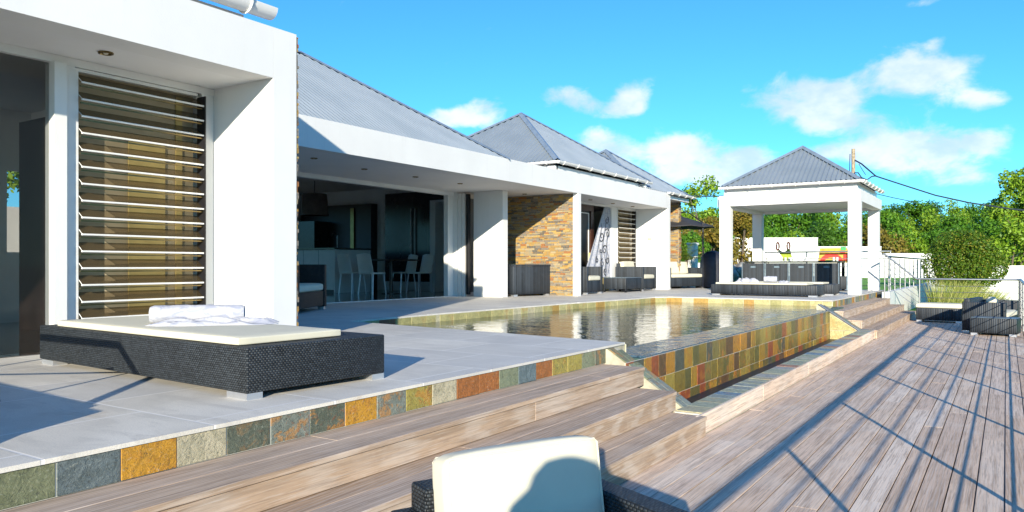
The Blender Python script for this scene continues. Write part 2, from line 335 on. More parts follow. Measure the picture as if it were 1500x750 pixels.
# ------------------------------------------------------------------ mesh helpers
ORG = {}
class MB:
    def __init__(s): s.v = []; s.f = []; s.M = None; s.tone = []
    def add(s, vs, fs):
        k = len(s.v)
        if s.M is not None: vs = [tuple(s.M @ Vector(q)) for q in vs]
        s.v += [tuple(q) for q in vs]; s.f += [tuple(i+k for i in f) for f in fs]
    def box(s, x0, x1, y0, y1, z0, z1):
        x0, x1 = min(x0, x1), max(x0, x1); y0, y1 = min(y0, y1), max(y0, y1); z0, z1 = min(z0, z1), max(z0, z1)
        s.add([(x0, y0, z0), (x1, y0, z0), (x1, y1, z0), (x0, y1, z0), (x0, y0, z1), (x1, y0, z1), (x1, y1, z1), (x0, y1, z1)],
              [(0, 3, 2, 1), (4, 5, 6, 7), (0, 1, 5, 4), (1, 2, 6, 5), (2, 3, 7, 6), (3, 0, 4, 7)]); return s
    def rbox(s, x0, x1, y0, y1, z0, z1, r=.01, seg=2):
        bm = bmesh.new(); bmesh.ops.create_cube(bm, size=1)
        for q in bm.verts: q.co = Vector(((x0+x1)/2+q.co.x*abs(x1-x0), (y0+y1)/2+q.co.y*abs(y1-y0), (z0+z1)/2+q.co.z*abs(z1-z0)))
        bmesh.ops.bevel(bm, geom=bm.edges[:], offset=r, segments=seg, affect='EDGES', profile=.5)
        bm.verts.index_update(); s.add([q.co[:] for q in bm.verts], [[q.index for q in f.verts] for f in bm.faces]); bm.free(); return s
    def prism(s, poly, axis, a, b):
        """poly in the two other axes (in xyz order), extruded along axis from a to b"""
        def mk(p, t): return {'x': (t, p[0], p[1]), 'y': (p[0], t, p[1]), 'z': (p[0], p[1], t)}[axis]
        n = len(poly); vs = [mk(p, a) for p in poly]+[mk(p, b) for p in poly]
        s.add(vs, [tuple(range(n))[::-1], tuple(range(n, 2*n))]+[(i, (i+1) % n, n+(i+1) % n, n+i) for i in range(n)]); return s
    def quad(s, *p): s.add(p, [tuple(range(len(p)))]); return s
    def tube(s, pts, r, n=8, cap=True):
        pts = [Vector(p) for p in pts]; rs = r if isinstance(r, (list, tuple)) else [r]*len(pts)
        vs = []; fs = []; pv = None
        for i, p in enumerate(pts):
            d = (pts[min(i+1, len(pts)-1)]-pts[max(i-1, 0)]).normalized()
            ref = Vector((0, 0, 1)) if abs(d.z) < .95 else Vector((1, 0, 0))
            a = d.cross(ref).normalized()
            if pv is not None and a.dot(pv) < 0 and abs(d.z) < .95: pass
            pv = a; b = d.cross(a)
            for k in range(n):
                an = 2*math.pi*k/n; vs.append(p+(a*math.cos(an)+b*math.sin(an))*rs[i])
        for i in range(len(pts)-1):
            for k in range(n):
                fs.append((i*n+k, i*n+(k+1) % n, (i+1)*n+(k+1) % n, (i+1)*n+k))
        if cap: fs += [tuple(range(n)), tuple(range((len(pts)-1)*n, len(pts)*n))[::-1]]
        s.add(vs, fs); return s
    def lathe(s, prof, c=(0, 0, 0), n=20):
        vs = []; fs = []; m = len(prof)
        for (r, z) in prof:
            for k in range(n):
                a = 2*math.pi*k/n; vs.append((c[0]+r*math.cos(a), c[1]+r*math.sin(a), c[2]+z))
        for i in range(m-1):
            for k in range(n): fs.append((i*n+k, i*n+(k+1) % n, (i+1)*n+(k+1) % n, (i+1)*n+k))
        fs += [tuple(range(n))[::-1], tuple(range((m-1)*n, m*n))]
        s.add(vs, fs); return s
    def cushion(s, x0, x1, y0, y1, z0, z1, puff=.015, e=.16, n=14, jit=.0):
        """soft box: rounded edges, slightly bulging faces"""
        bm = bmesh.new(); bmesh.ops.create_cube(bm, size=2); bmesh.ops.subdivide_edges(bm, edges=bm.edges[:], cuts=n, use_grid_fill=True)
        hx, hy, hz = abs(x1-x0)/2, abs(y1-y0)/2, abs(z1-z0)/2; cx, cy, cz = (x0+x1)/2, (y0+y1)/2, (z0+z1)/2
        r = min(hx, hy, hz)*e*2
        for q in bm.verts:
            c = q.co.copy(); p = Vector((c.x*hx, c.y*hy, c.z*hz)); inner = Vector((max(-hx+r, min(hx-r, p.x)), max(-hy+r, min(hy-r, p.y)), max(-hz+r, min(hz-r, p.z))))
            d = p-inner
            if d.length > 1e-6: p = inner+d.normalized()*r
            b = puff*((1-c.x**4)*(1-c.y**4) if abs(c.z) > .99 else (1-c.x**4)*(1-c.z**4)*.7 if abs(c.y) > .99 else (1-c.y**4)*(1-c.z**4)*.7 if abs(c.x) > .99 else 0)
            ax = max(range(3), key=lambda k: abs(c[k])); p[ax] += math.copysign(b, c[ax])
            q.co = p+Vector((cx, cy, cz))+Vector([random.uniform(-jit, jit) for _ in range(3)])
        bm.verts.index_update(); s.add([q.co[:] for q in bm.verts], [[q.index for q in f.verts] for f in bm.faces]); bm.free(); return s
    def obj(s, name, mat, parent=None, smooth=False, world=True, angle=40):
        me = bpy.data.meshes.new(name); vs = s.v; off = Vector((0, 0, 0))
        if parent is not None and world: off = ORG.get(parent.name, Vector((0, 0, 0)))
        if off.length: vs = [(a-off.x, b-off.y, c-off.z) for a, b, c in vs]
        me.from_pydata(vs, [], s.f); me.validate(); me.update()
        uv = me.uv_layers.new(name='UVMap').data
        for p in me.polygons:
            n = p.normal; ax = max(range(3), key=lambda k: abs(n[k])); iu, iv = {0: (1, 2), 1: (0, 2), 2: (0, 1)}[ax]
            for li in p.loop_indices:
                co = me.vertices[me.loops[li].vertex_index].co; uv[li].uv = (co[iu], co[iv])
        if smooth:
            me.polygons.foreach_set('use_smooth', [True]*len(me.polygons)); me.set_sharp_from_angle(angle=R(angle))
        if s.tone:
            at_ = me.attributes.new('tone', 'FLOAT', 'FACE'); vals = [0.5]*len(me.polygons)
            for (f0, f1, tv) in s.tone:
                for k in range(f0, min(f1, len(vals))): vals[k] = tv
            at_.data.foreach_set('value', vals)
        me.materials.append(M[mat]); o = bpy.data.objects.new(name, me); COL.objects.link(o)
        if parent is not None: o.parent = parent
        ORG[o.name] = off; return o

def tag(o, label=None, cat=None, group=None, kind=None):
    if label: o['label'] = label
    if cat: o['category'] = cat
    if group: o['group'] = group
    if kind: o['kind'] = kind
    return o
def thing(name, label, cat, loc=(0, 0, 0), rz=0, group=None):
    o = bpy.data.objects.new(name, None); COL.objects.link(o); o.location = loc; o.rotation_euler = (0, 0, rz); o.empty_display_size = .1
    ORG[o.name] = Vector(loc) if rz == 0 else Vector((0, 0, 0))
    return tag(o, label, cat, group)
def copy_tree(o, parent=None, loc=None, rz=None, label=None, group=None, scale=None):
    c = o.copy(); COL.objects.link(c)
    if parent is not None: c.parent = parent
    if loc is not None: c.location = loc
    if rz is not None: c.rotation_euler = (0, 0, rz)
    if scale is not None: c.scale = scale
    if label: c['label'] = label
    if group: c['group'] = group
    for ch in list(o.children): copy_tree(ch, c)
    return c
def struct(o): o['kind'] = 'structure'; return o
def at(x, d, z=None, y=None):
    S, C = math.sin(YAW), math.cos(YAW); l = (x-750)/FOC*d
    return Vector((-S*d+C*l, C*d+S*l, CZ+(HZ-y)/FOC*d if y is not None else z))

ZD = -.675
# ================================================================== ground
g = MB(); g.quad((-2500, -2500, -2.2), (2500, -2500, -2.2), (2500, 4000, -2.2), (-2500, 4000, -2.2)); struct(g.obj('ground', 'soil'))
hb = MB(); NX, NY = 60, 26; vs = []
def hill_z(x, y):
    d = -math.sin(YAW)*x+math.cos(YAW)*y; l = math.cos(YAW)*x+math.sin(YAW)*y
    s = max(0, min(1, (d-58)/70)); s = s*s*(3-2*s)
    return -1.0+8.0*s*(0.8+.2*math.sin(l*.05+1))
for j in range(NY):
    for i in range(NX):
        d = 50+j*9; l = (i/(NX-1)-.35)*320; x = -math.sin(YAW)*d+math.cos(YAW)*l; y = math.cos(YAW)*d+math.sin(YAW)*l
        vs.append((x, y, hill_z(x, y)-.3))
hb.add(vs, [(j*NX+i, j*NX+i+1, (j+1)*NX+i+1, (j+1)*NX+i) for j in range(NY-1) for i in range(NX-1)])
struct(hb.obj('hill', 'hill', smooth=True, angle=180))
lw = MB(); lw.prism([(-40, 26.55), (-3.05, 26.55), (-3.05, 56), (-40, 56)], 'z', -1.5, -.03); struct(lw.obj('lawn', 'lawn'))
gd = MB(); gd.prism([(-2.85, 24.6), (14, 24.6), (14, 56), (-2.85, 56)], 'z', -1.5, -.80); struct(gd.obj('garden_bed', 'lawn'))

# ================================================================== terrace and pool
XE = -3.22
terr = MB()
pool = [(-7.62, 7.56), (-3.21, 7.02), (-3.21, 17.86), (-6.95, 17.86), (-7.22, 17.5), (-7.35, 15.6), (-7.52, 13.8), (-7.66, 9.6)]
outer = [(XE, -6), (XE, 7.02), (-7.62, 7.56), (-7.66, 9.6), (-7.52, 13.8), (-7.35, 15.6), (-7.22, 17.5), (-6.95, 17.86), (XE, 17.86), (XE, 26.5), (-11.56, 26.5), (-11.56, -6)]
terr.prism(outer, 'z', -.9, -.022)
terrace = struct(terr.obj('terrace', 'render'))
pv = MB()
outer2 = [(XE+.02, -6), (XE+.02, 6.98)]+outer[2:8]+[(XE+.02, 17.82), (XE+.02, 26.5), (-12.2, 26.5), (-12.2, -6)]
pv.prism(outer2, 'z', -.02, 0); pv.obj('stone_paving', 'paving', terrace)

def strip(mb, gm, x, y0, y1, z0, z1, wd=.266, t=.012, gap=.005, axis='y', face=1, jit=0, tones=None):
    """row of slate tiles on a vertical face; axis = direction the row runs in; face = +1/-1 outward"""
    y = y0; kt = 0
    while y < y1-.02:
        f0 = len(mb.f); ww = min(wd*(1+random.uniform(-jit, jit)), y1-y); a, b = y+gap/2, y+ww-gap/2
        tt = t+random.uniform(-.002, .002)
        if axis == 'y': mb.rbox(x, x+face*tt, a, b, z0+gap/2, z1-gap/2, .0022, 1)
        else: mb.rbox(a, b, x, x+face*tt, z0+gap/2, z1-gap/2, .0022, 1)
        mb.tone.append((f0, len(mb.f), (tones[kt % len(tones)]/10+.05) if tones else random.random())); kt += 1
        y += ww
    if axis == 'y': gm.box(x+face*.0005, x+face*(t-.0045), y0, y1, z0, z1)
    else: gm.box(y0, y1, x+face*.0005, x+face*(t-.0045), z0, z1)
s1, g1 = MB(), MB()
strip(s1, g1, XE, 1.555-.266*24, 1.555-.266, -.165, -.021)
strip(s1, g1, XE, 1.555-.266, 6.60, -.165, -.021, tones=[0, 1, 2, 3, 4, 5, 4, 2, 5, 6, 3, 7, 7, 8, 9, 7, 6, 6, 8, 4, 6])
strip(s1, g1, XE, 17.9, 26.4, -.165, -.021, wd=.16, jit=.35)
s1.obj('slate_edging', 'slate', terrace); g1.obj('edging_grout', 'grout', terrace)
# pool rim tiles (inside faces)
s2, g2 = MB(), MB()
rim = outer[2:9]
for (a, b) in zip(rim[:-1], rim[1:]):
    L = math.dist(a, b); an = math.atan2(b[1]-a[1], b[0]-a[0])
    Mx = Matrix.Translation((a[0], a[1], 0)) @ Matrix.Rotation(an, 4, 'Z')
    s2.M = Mx; g2.M = Mx; strip(s2, g2, 0, 0, L, -.30, -.021, wd=.30, axis='x', face=-1, jit=.25)
Mx = Matrix.Translation((-3.21, 7.02, 0)) @ Matrix.Rotation(math.atan2(.54, -4.41), 4, 'Z')
s2.M = Mx; g2.M = Mx; strip(s2, g2, 0, 0, 4.44, -.30, -.021, wd=.27, axis='x', face=-1, jit=.1)
s2.obj('pool_rim_tiles', 'slatecope', terrace); g2.obj('rim_grout', 'grout', terrace)

# water
wt = MB(); wt.add([(x, y, -.13) for x, y in [(-7.6, 7.5), (-3.5, 7.0), (-3.32, 17.84), (-6.95, 17.84), (-7.2, 17.5), (-7.33, 15.6), (-7.5, 13.8), (-7.64, 9.6)]], [tuple(range(8))])
struct(wt.obj('pool_water', 'water'))
pb = MB(); pb.box(-7.7, -2.9, 6.9, 17.9, -1.9, -1.7)
pbo = struct(pb.obj('pool_basin', 'pooldark'))
# infinity wall with its film of water, the spill channel and the ledge
iw = MB(); iw.prism([(-3.5, 6.9), (-2.985, 6.9), (-2.985, 17.9), (-3.32, 17.9)], 'z', -1.6, -.141)
iwo = iw.obj('spill_wall', 'pooldark', pbo)
fl = MB(); fl.prism([(-3.505, 6.98), (-2.984, 6.98), (-2.984, 16.25), (-3.20, 17.84), (-3.325, 17.84)], 'z', -.1405, -.127); fl.obj('water_film', 'film', pbo)
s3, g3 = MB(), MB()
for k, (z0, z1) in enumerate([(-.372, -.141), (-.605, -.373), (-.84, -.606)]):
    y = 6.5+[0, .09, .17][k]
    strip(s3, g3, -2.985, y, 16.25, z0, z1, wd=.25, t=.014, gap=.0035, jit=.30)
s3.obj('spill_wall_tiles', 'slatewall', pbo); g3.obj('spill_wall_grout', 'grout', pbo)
lg = MB(); lg.box(-2.45, -2.20, 6.38, 16.62, -.9, -.517); lg.obj('channel_ledge', 'grout', pbo)
s4 = MB(); y = 6.4
while y < 16.5:
    f0 = len(s4.f); ww = random.choice([.12, .2, .27, .27, .16]); s4.rbox(-2.445, -2.205, y+.003, min(16.6, y+ww)-.003, -.516, -.505+random.uniform(-.002, .002), .002, 1); s4.tone.append((f0, len(s4.f), random.random())); y += ww
s4.obj('ledge_tiles', 'slateledge', pbo)
up = MB(); y = 6.2
while y < 16.6:
    L = random.uniform(1.8, 2.8); up.rbox(-2.2, -2.172, y, min(y+L, 16.6)-.004, -.676, -.503, .004, 1); y += L
up.obj('ledge_board', 'deck', pbo)
ch = MB(); ch.box(-2.97, -2.45, 6.4, 16.6, -1.6, -.86); ch.obj('spill_channel', 'pooldark', pbo)
# sloping cheek walls closing the channel at both ends
for nm, (ya, yb) in (('near', (6.56, 6.78)), ('far', (16.25, 16.62))):
    c = MB(); c.prism([(-3.4 if nm == 'near' else -3.225, -1.2), (-2.42, -1.2), (-2.42, -.53), (-3.19, -.03), (-3.4 if nm == 'near' else -3.225, -.03)], 'y', ya, yb); c.obj('cheek_wall', 'render', pbo)
    tl = MB(); dx, dz = .77, -.50; L = math.hypot(dx, dz); q = 0
    an = math.atan2(-dz, dx)
    tl.M = Matrix.Translation((-3.19, 0, -.03)) @ Matrix.Rotation(an, 4, 'Y')
    half = (yb-ya)/2
    while q < L-.02:
        f0 = len(tl.f); w_ = min(.24, L-q); tl.rbox(q+.003, q+w_-.003, ya+.003, ya+half-.003, .001, .013, .002, 1); tl.rbox(q+.05, min(L, q+.05+w_)-.003, ya+half+.003, yb-.003, .001, .013, .002, 1); tl.tone.append((f0, len(tl.f), random.choice([.05, .15, .45, .55, .85, .95]))); q += w_
    tl.obj('cheek_tiles', 'slate', pbo)
    if nm == 'far':
        cf = MB(); cg = MB(); strip(cf, cg, ya, -2.97, -2.45, -.80, -.53, wd=.26, axis='x', face=-1)
        cf2 = MB(); cf2.prism([(-2.97, -.52), (-2.47, -.52), (-2.97, -.20)], 'y', ya-.012, ya-.001)
        cf.obj('cheek_face_tiles', 'slatecope', pbo); cf2.obj('cheek_face_tile', 'slatecope', pbo)
        mt = MB(); mt.tube([(-3.19, ya-.01, -.012), (-2.43, ya-.01, -.512)], .012, 6); mt.obj('trim_bar', 'steel', pbo)

# ================================================================== deck and steps
dk = MB(); PITCH = .154; x = -2.165
while x < .62:
    y = -5+random.uniform(-2, 0)
    while y < 24.2:
        L = random.uniform(1.9, 4.4); y1 = min(y+L, 24.25)
        if y1 > -5: dk.box(x+.0045, x+PITCH-.0045, max(y, -5)+.0006, y1-.0006, ZD-.028, ZD+random.uniform(-.0012, .0012))
        y += L
    x += PITCH
deck = struct(dk.obj('wooden_deck', 'deck'))
sb = MB(); sb.box(-3.2, .60, -5, 24.2, -2.2, ZD-.03); sb.obj('deck_substructure', 'dark', deck)

def steps(name, levels, yend, ystart, side):
    tm, rm = MB(), MB(); zt = [-.165, -.335, -.505]; xs = [-3.208, -2.79, -2.43, -2.13]
    for k in range(3):
        y = ystart[k]
        # two tread boards each
        xa, xb = xs[k]-(.0 if k == 0 else .05), xs[k+1]+.012; mid = (xa+xb)/2
        for (p, q) in ((xa, mid), (mid, xb)):
            yy = y
            while yy < yend[k]:
                L = random.uniform(2.6, 5.0); e = min(yy+L, yend[k])
                if yend[k]-e < .5: e = yend[k]
                tm.rbox(p+.002, q-.002, yy+.0004, e-.0004, zt[k]-.03, zt[k]+random.uniform(-.0008, .0008), .003, 1); yy = e
        yy = y+.003
        zb = zt[k]-.17
        while yy < yend[k]-.01:
            L = random.uniform(1.6, 3.4); e = min(yy+L, yend[k]-.003)
            if yend[k]-e < .5: e = yend[k]-.003
            rm.rbox(xs[k+1]-.026, xs[k+1], yy+.0004, e-.0004, zb+.004, zt[k]-.033, .003, 1); yy = e
    root = struct(tm.obj(name, 'step')); rm.obj('step_riser', 'step', root)
    b = MB()
    for k in range(3): b.box(-3.2, xs[k+1]-.03, ystart[k]+.02, yend[k]-.02, -1.2 if k == 2 else zt[k+1]-.06, zt[k]-.035)
    b.obj('step_carcass', 'dark', root)
    e = MB()
    for k in range(3):
        zb = zt[k]-.17
        yq = yend[k]-.004 if side == 'near' else ystart[k]+.004
        e.box(xs[k]-.2, xs[k+1]-.028, yq-.01, yq+.01, zb+.004, zt[k]-.033)
    e.obj('step_end_board', 'step', root)
steps('wooden_steps', 3, [6.50, 6.36, 6.27], [-5, -5, -5], 'near')
steps('wooden_steps', 3, [24.1, 24.1, 24.1], [16.66, 16.60, 16.40], 'far')

# ================================================================== roofs
def corr_face(mb, p0, e, u, L, hfun, pitch, amp):
    """corrugated sheet: p0 eave start, e along eave, u up the slope, hfun(t) slope length at t"""
    p0, e, u = Vector(p0), Vector(e).normalized(), Vector(u).normalized(); n = e.cross(u)
    if n.z < 0: n = -n
    FR, HT = [0, .52, .66, .86], [0, 0, 1, 1]; k = 0; prev = None
    while True:
        t = min(L, pitch*(k//4+FR[k % 4])); h = max(0, hfun(t)); d = n*(amp*(2*HT[k % 4]-1)); a = p0+e*t+d; b = p0+e*t+u*h+d
        if prev is not None: mb.add([prev[0], a, b, prev[1]], [(0, 1, 2, 3)])
        prev = (a, b); k += 1
        if t >= L-1e-6: break
def hip_roof(parent, x1, y0, y1, z, slope, wx, pitch=.078, amp=.014, ridge_end=True, hips=True, faces='FRLB'):
    """eaves from x1 back to x1-wx and from y0 to y1; 45 degree hips"""
    mb = MB(); hw = min(wx, y1-y0)/2; sl = math.hypot(1, slope)
    u = {'F': (-1, 0, slope), 'B': (1, 0, slope), 'R': (0, -1, slope), 'L': (0, 1, slope)}
    Ly, Lx = y1-y0, wx
    if 'F' in faces: corr_face(mb, (x1, y0, z), (0, 1, 0), u['F'], Ly, lambda t: min(t, Ly-t, wx/2)*sl, pitch, amp)
    if 'B' in faces: corr_face(mb, (x1-wx, y0, z), (0, 1, 0), u['B'], Ly, lambda t: min(t, Ly-t, wx/2)*sl, pitch, amp)
    if 'R' in faces: corr_face(mb, (x1, y1, z), (-1, 0, 0), u['R'], Lx, lambda t: min(t, Lx-t, Ly/2)*sl, pitch, amp)
    if 'L' in faces: corr_face(mb, (x1, y0, z), (-1, 0, 0), u['L'], Lx, lambda t: min(t, Lx-t, Ly/2)*sl, pitch, amp)
    ro = mb.obj('roof', 'roof', parent)
    hp = MB(); a = (x1-hw, y0+hw, z+hw*slope+.02); b = (x1-hw, y1-hw, z+hw*slope+.02)
    def cap(p, q, wd=.09):
        p, q = Vector(p), Vector(q); d = (q-p).normalized(); s_ = d.cross(Vector((0, 0, 1))).normalized()*wd; up_ = Vector((0, 0, .035)); dn = Vector((0, 0, -.03))
        hp.add([p-s_+dn, p+up_, p+s_+dn, q-s_+dn, q+up_, q+s_+dn], [(0, 1, 4, 3), (1, 2, 5, 4)])
    for c, t in (((x1, y0), a), ((x1, y1), b), ((x1-wx, y0), (x1-wx+hw, y0+hw, a[2])), ((x1-wx, y1), (x1-wx+hw, y1-hw, a[2]))):
        cap((c[0], c[1], z+.02), t)
    if math.dist(a, b) > .05: cap(a, b)
    hp.obj('hip_flashing', 'hip', ro)
    return ro
def gutter(parent, pts, r=.062, step=.75):
    gm, brs = MB(), []
    for p, q in zip(pts[:-1], pts[1:]):
        p, q = Vector(p), Vector(q); d = (q-p).normalized(); L = (q-p).length; sd = d.cross(Vector((0, 0, 1))).normalized()
        # half round channel with a thin lip
        prof = [(math.cos(a)*r, math.sin(a)*r) for a in [math.pi*(1+k/8) for k in range(9)]]
        prof = prof+[(x*.9, y*.9) for x, y in prof[::-1]]
        n = len(prof); vs = [p+sd*x+Vector((0, 0, y)) for x, y in prof]+[q+sd*x+Vector((0, 0, y)) for x, y in prof]
        gm.add(vs, [tuple(range(n))[::-1], tuple(range(n, 2*n))]+[(i, (i+1) % n, n+(i+1) % n, n+i) for i in range(n)])
        for e_, dd in ((p, d), (q, -d)):
            c = [e_+sd*x+Vector((0, 0, y))+dd*.004 for x, y in prof[:9]]; gm.add(c, [tuple(range(9))])
        t = .25
        while t < L:
            c = p+d*t
            ring = [c+sd*math.cos(a)*r*1.10+Vector((0, 0, math.sin(a)*r*1.10)) for a in [math.pi*(1+k/8) for k in range(9)]]
            brs.append([ring[0]+Vector((0, 0, .012))]+ring+[ring[-1]+Vector((0, 0, .012))]); t += step
    go = gm.obj('gutter', 'pvc', parent, smooth=True); 
    for rg in brs: b_ = MB(); b_.tube(rg, .011, 5); b_.obj('gutter_bracket', 'pvc', go)
    return go
def ledger_face(mb, y, x0, x1, z0, z1, face=-1, axis='x'):
    z = z0
    while z < z1-.005:
        h = min(random.choice([.025, .03, .04, .045, .055]), z1-z); x = x0-random.uniform(0, .2)
        while x < x1:
            L = random.uniform(.06, .25); a, b = max(x, x0), min(x+L, x1); t = random.uniform(.010, .040)
            if b-a > .004:
                if axis == 'x': mb.box(a+.001, b-.001, y, y+face*t, z+.001, z+h-.002)
                else: mb.box(y, y+face*t, a+.001, b-.001, z+.001, z+h-.002)
            x += L
        z += h

# ================================================================== house
house = thing('villa', 'white single storey villa with grey corrugated hip roofs, open to the pool terrace', 'house', (-9.1, 9, 0))
H, FT = 2.6, 3.085
wl = MB()
wl.box(-9.25, -9.05, 5.40, 23.2, H, FT)                       # long fascia beam
wl.obj('fascia', 'white', house)
sf = MB(); sf.box(-11.75, -9.252, 5.4, 23.0, H+.002, H+.06); sf.box(-7.05, -6.352, -6, 4.97, 2.622, 2.68); sf.obj('ceiling', 'white2', house)
b1 = MB(); b1.box(-6.35, -6.05, -6, 4.968, 2.62, 3.12); b1.obj('fascia', 'white', house)
b2 = MB(); b2.box(-9.6, -6.05, 4.97, 5.26, -.02, 3.12); b2.obj('wall', 'white', house)
st = MB(); ledger_face(st, 5.26, -9.0, -6.056, 0, 3.10, 1); st.obj('stone_cladding', 'ledger', house)
w1 = MB(); w1.box(-11.12, -10.25, 15.30, 15.52, -.02, H); w1.obj('wall', 'white', house)
w2 = MB(); w2.box(-11.6, -9.20, 16.95, 17.09, -.02, H); w2.box(-9.198, -9.052, 16.93, 17.09, -.02, H-.003); w2.obj('wall', 'white', house)
st = MB(); ledger_face(st, 16.95, -11.55, -9.202, 0, H-.003); st.obj('stone_cladding', 'ledger', house)
w3 = MB(); w3.box(-11.6, -9.052, 23.0, 23.2, -.02, H-.003); w3.box(-9.252, -9.052, 23.0, 23.2, H-.003, FT-.003); w3.obj('wall', 'white', house)
w4 = MB(); w4.box(-11.75, -11.6, 15.55, 17, -.02, H); w4.obj('wall', 'white2', house)
fr = MB(); fr.box(-11.6, -11.55, 15.60, 15.68, 0, H); fr.box(-11.6, -11.55, 16.78, 16.86, 0, H); fr.box(-11.6, -11.55, 15.68, 16.78, 2.5, H); fr.box(-11.6, -11.55, 15.68, 16.78, 0, .08)
fw = fr.obj('window', 'frame', house); gl = MB(); gl.box(-11.585, -11.575, 15.68, 16.78, .08, 2.5); gl.obj('pane', 'doorglass', fw)
pr = MB(); pr.box(-10.3, -9.46, 25.0, 25.2, -.02, 2.95); pr.box(-10.3, -10.1, 23.2, 25.0, -.02, 2.95); pr.obj('wall', 'white', house)
st = MB(); ledger_face(st, 25.0, -10.09, -9.46, 0, 2.95); ledger_face(st, -9.46, 25.0, 25.2, 0, 2.95, 1, 'y'); st.obj('stone_cladding', 'ledger', house)
# living room shell
lr = MB()
lr.box(-20.2, -11.75, 17.80, 17.95, 0, 3.2); lr.box(-20.2, -20.0, 16.4, 17.8, 0, 3.2); lr.box(-20.2, -20.0, 9.0, 16.4, 2.7, 3.2); lr.box(-20.2, -20.0, 12.5, 12.8, 0, 2.7); lr.box(-20, -11.9, 8.85, 9.0, 0, 3.2); lr.box(-11.75, -11.6, 5.4, 8.9, -.02, H)  # rear wall left open out of view to let sky light in
lr.obj('inner_wall', 'innerwall', house)
lc = MB(); lc.box(-20.2, -11.6, 8.9, 17.9, 3.2, 3.3); lc.obj('ceiling', 'white2', house)
lh = MB(); lh.box(-11.75, -11.6, 8.9, 17.8, 2.52, 3.2); lh.obj('inner_wall', 'innerwall', house)
lf = MB(); lf.box(-20, -11.6, 9, 17.8, -.03, .006); lf.obj('polished_floor', 'innerfloor', house)
tr = MB(); tr.box(-11.60, -11.53, 9, 15.1, 0, .014); tr.obj('door_track', 'frame', house)
df = MB(); df.box(-11.62, -11.50, 15.12, 15.26, 0, H); df.box(-11.49, -11.40, 15.14, 15.25, 0, 2.57); df.box(-11.39, -11.30, 15.16, 15.27, 0, 2.57); df.box(-11.75, -11.62, 14.9, 15.3, 0, H); 
dfo = df.obj('door_frame', 'frame', house)
dg = MB(); dg.box(-11.26, -11.19, 15.17, 15.26, .05, 2.55); dg.obj('dark_gap_strip', 'dark', dfo)  # near-black strip put in for the dark gap beside the folded doors
# bedroom
XB = -10.17
br_ = MB(); br_.box(XB-.12, XB, 21.2, 21.597, -.02, 2.6); br_.box(XB-.12, XB, 22.84, 23.0, -.02, 2.6); br_.box(XB-.12, XB, 21.597, 22.84, 2.56, 2.6); br_.box(XB-.12, XB, 17.09, 21.2, 2.55, 2.6)
br_.obj('wall', 'white', house)
bi = MB(); bi.box(-14, -13.8, 17.1, 23, 0, 2.6); bi.box(-14, XB-.13, 22.95, 23, 0, 2.6); bi.obj('inner_wall', 'innerwall', house)
bf = MB(); bf.box(-13.8, XB, 17.1, 23, -.03, .006); bf.obj('polished_floor', 'innerfloor', house)
bc = MB(); bc.box(-14, XB-.13, 17.1, 23, 2.6, 2.66); bc.obj('ceiling', 'white2', house)
bd = MB(); bd.box(-10.42, -10.36, 17.1, 20.25, 0, 2.55); bdo = bd.obj('dark_door', 'dark', house)
bd2 = MB(); bd2.box(-10.36, -10.31, 20.10, 20.27, 0, 2.55); bd2.box(-10.36, -10.31, 17.1, 20.10, 2.38, 2.55); bd2.obj('door_frame', 'brownframe', bdo)
bd3 = MB(); bd3.box(-10.36, -10.34, 20.00, 20.03, .1, 2.32); bd3.box(-10.36, -10.34, 17.1, 20.03, 2.30, 2.325); bd3.obj('door_trim', 'frame', bdo)

def louvre(parent, x, y0, y1, z0, z1, pitch, tilt, blind):
    fr = MB(); fr.box(x-.05, x+.012, y0-.001, y0+.03, z0, z1); fr.box(x-.05, x+.012, y1-.001, y1+.001, z0, z1); fr.box(x-.05, x+.012, y0+.03, y1-.05, z1-.03, z1)
    fo = fr.obj('louvre_window', 'frame', parent)
    gk = MB(); gk.box(x-.05, x+.085, y1-.0135, y1-.002, z0+.001, z1-.031); gk.obj('jamb_gasket', 'dark', fo)
    gm, em, rm = MB(), MB(), MB(); z = z1-pitch*.75
    hw = pitch*.62
    while z > z0+.02:
        dx, dz = hw*math.sin(R(tilt)), hw*math.cos(R(tilt))
        a = (x+.03+dx*.5, z-dz*.35)     # outer lower edge
        b = (x+.03-dx, z+dz*1.25)
        gm.add([(a[0], y0+.03, a[1]), (a[0], y1-.018, a[1]), (b[0], y1-.018, b[1]), (b[0], y0+.03, b[1])], [(0, 1, 2, 3)])
        em.rbox(a[0]-.010, a[0]+.010, y0+.03, y1-.018, a[1]-.0085, a[1]+.0085, .003, 1)
        rm.box(a[0]-.035, a[0]-.017, y0+.03, y1-.018, a[1]-.034, a[1]-.022)
        for yy in (y0+.034,): em.tube([(a[0], yy+.003, a[1]), (b[0], yy+.003, b[1])], .0035, 4)
        z -= pitch
    gm.obj('glass_blade', 'louvreglass', fo); em.obj('blade_edge', 'frame', fo); rm.obj('blade_rod', 'bronze', fo)
    bl = MB(); bl.box(x-.16, x-.14, y0+.02, y1, z0, z1); bl.obj('inner_screen', blind, fo)
    return fo
louvre(house, -7.0, 3.547, 4.826, .06, 2.545, .1515, 55, 'blindgrey')
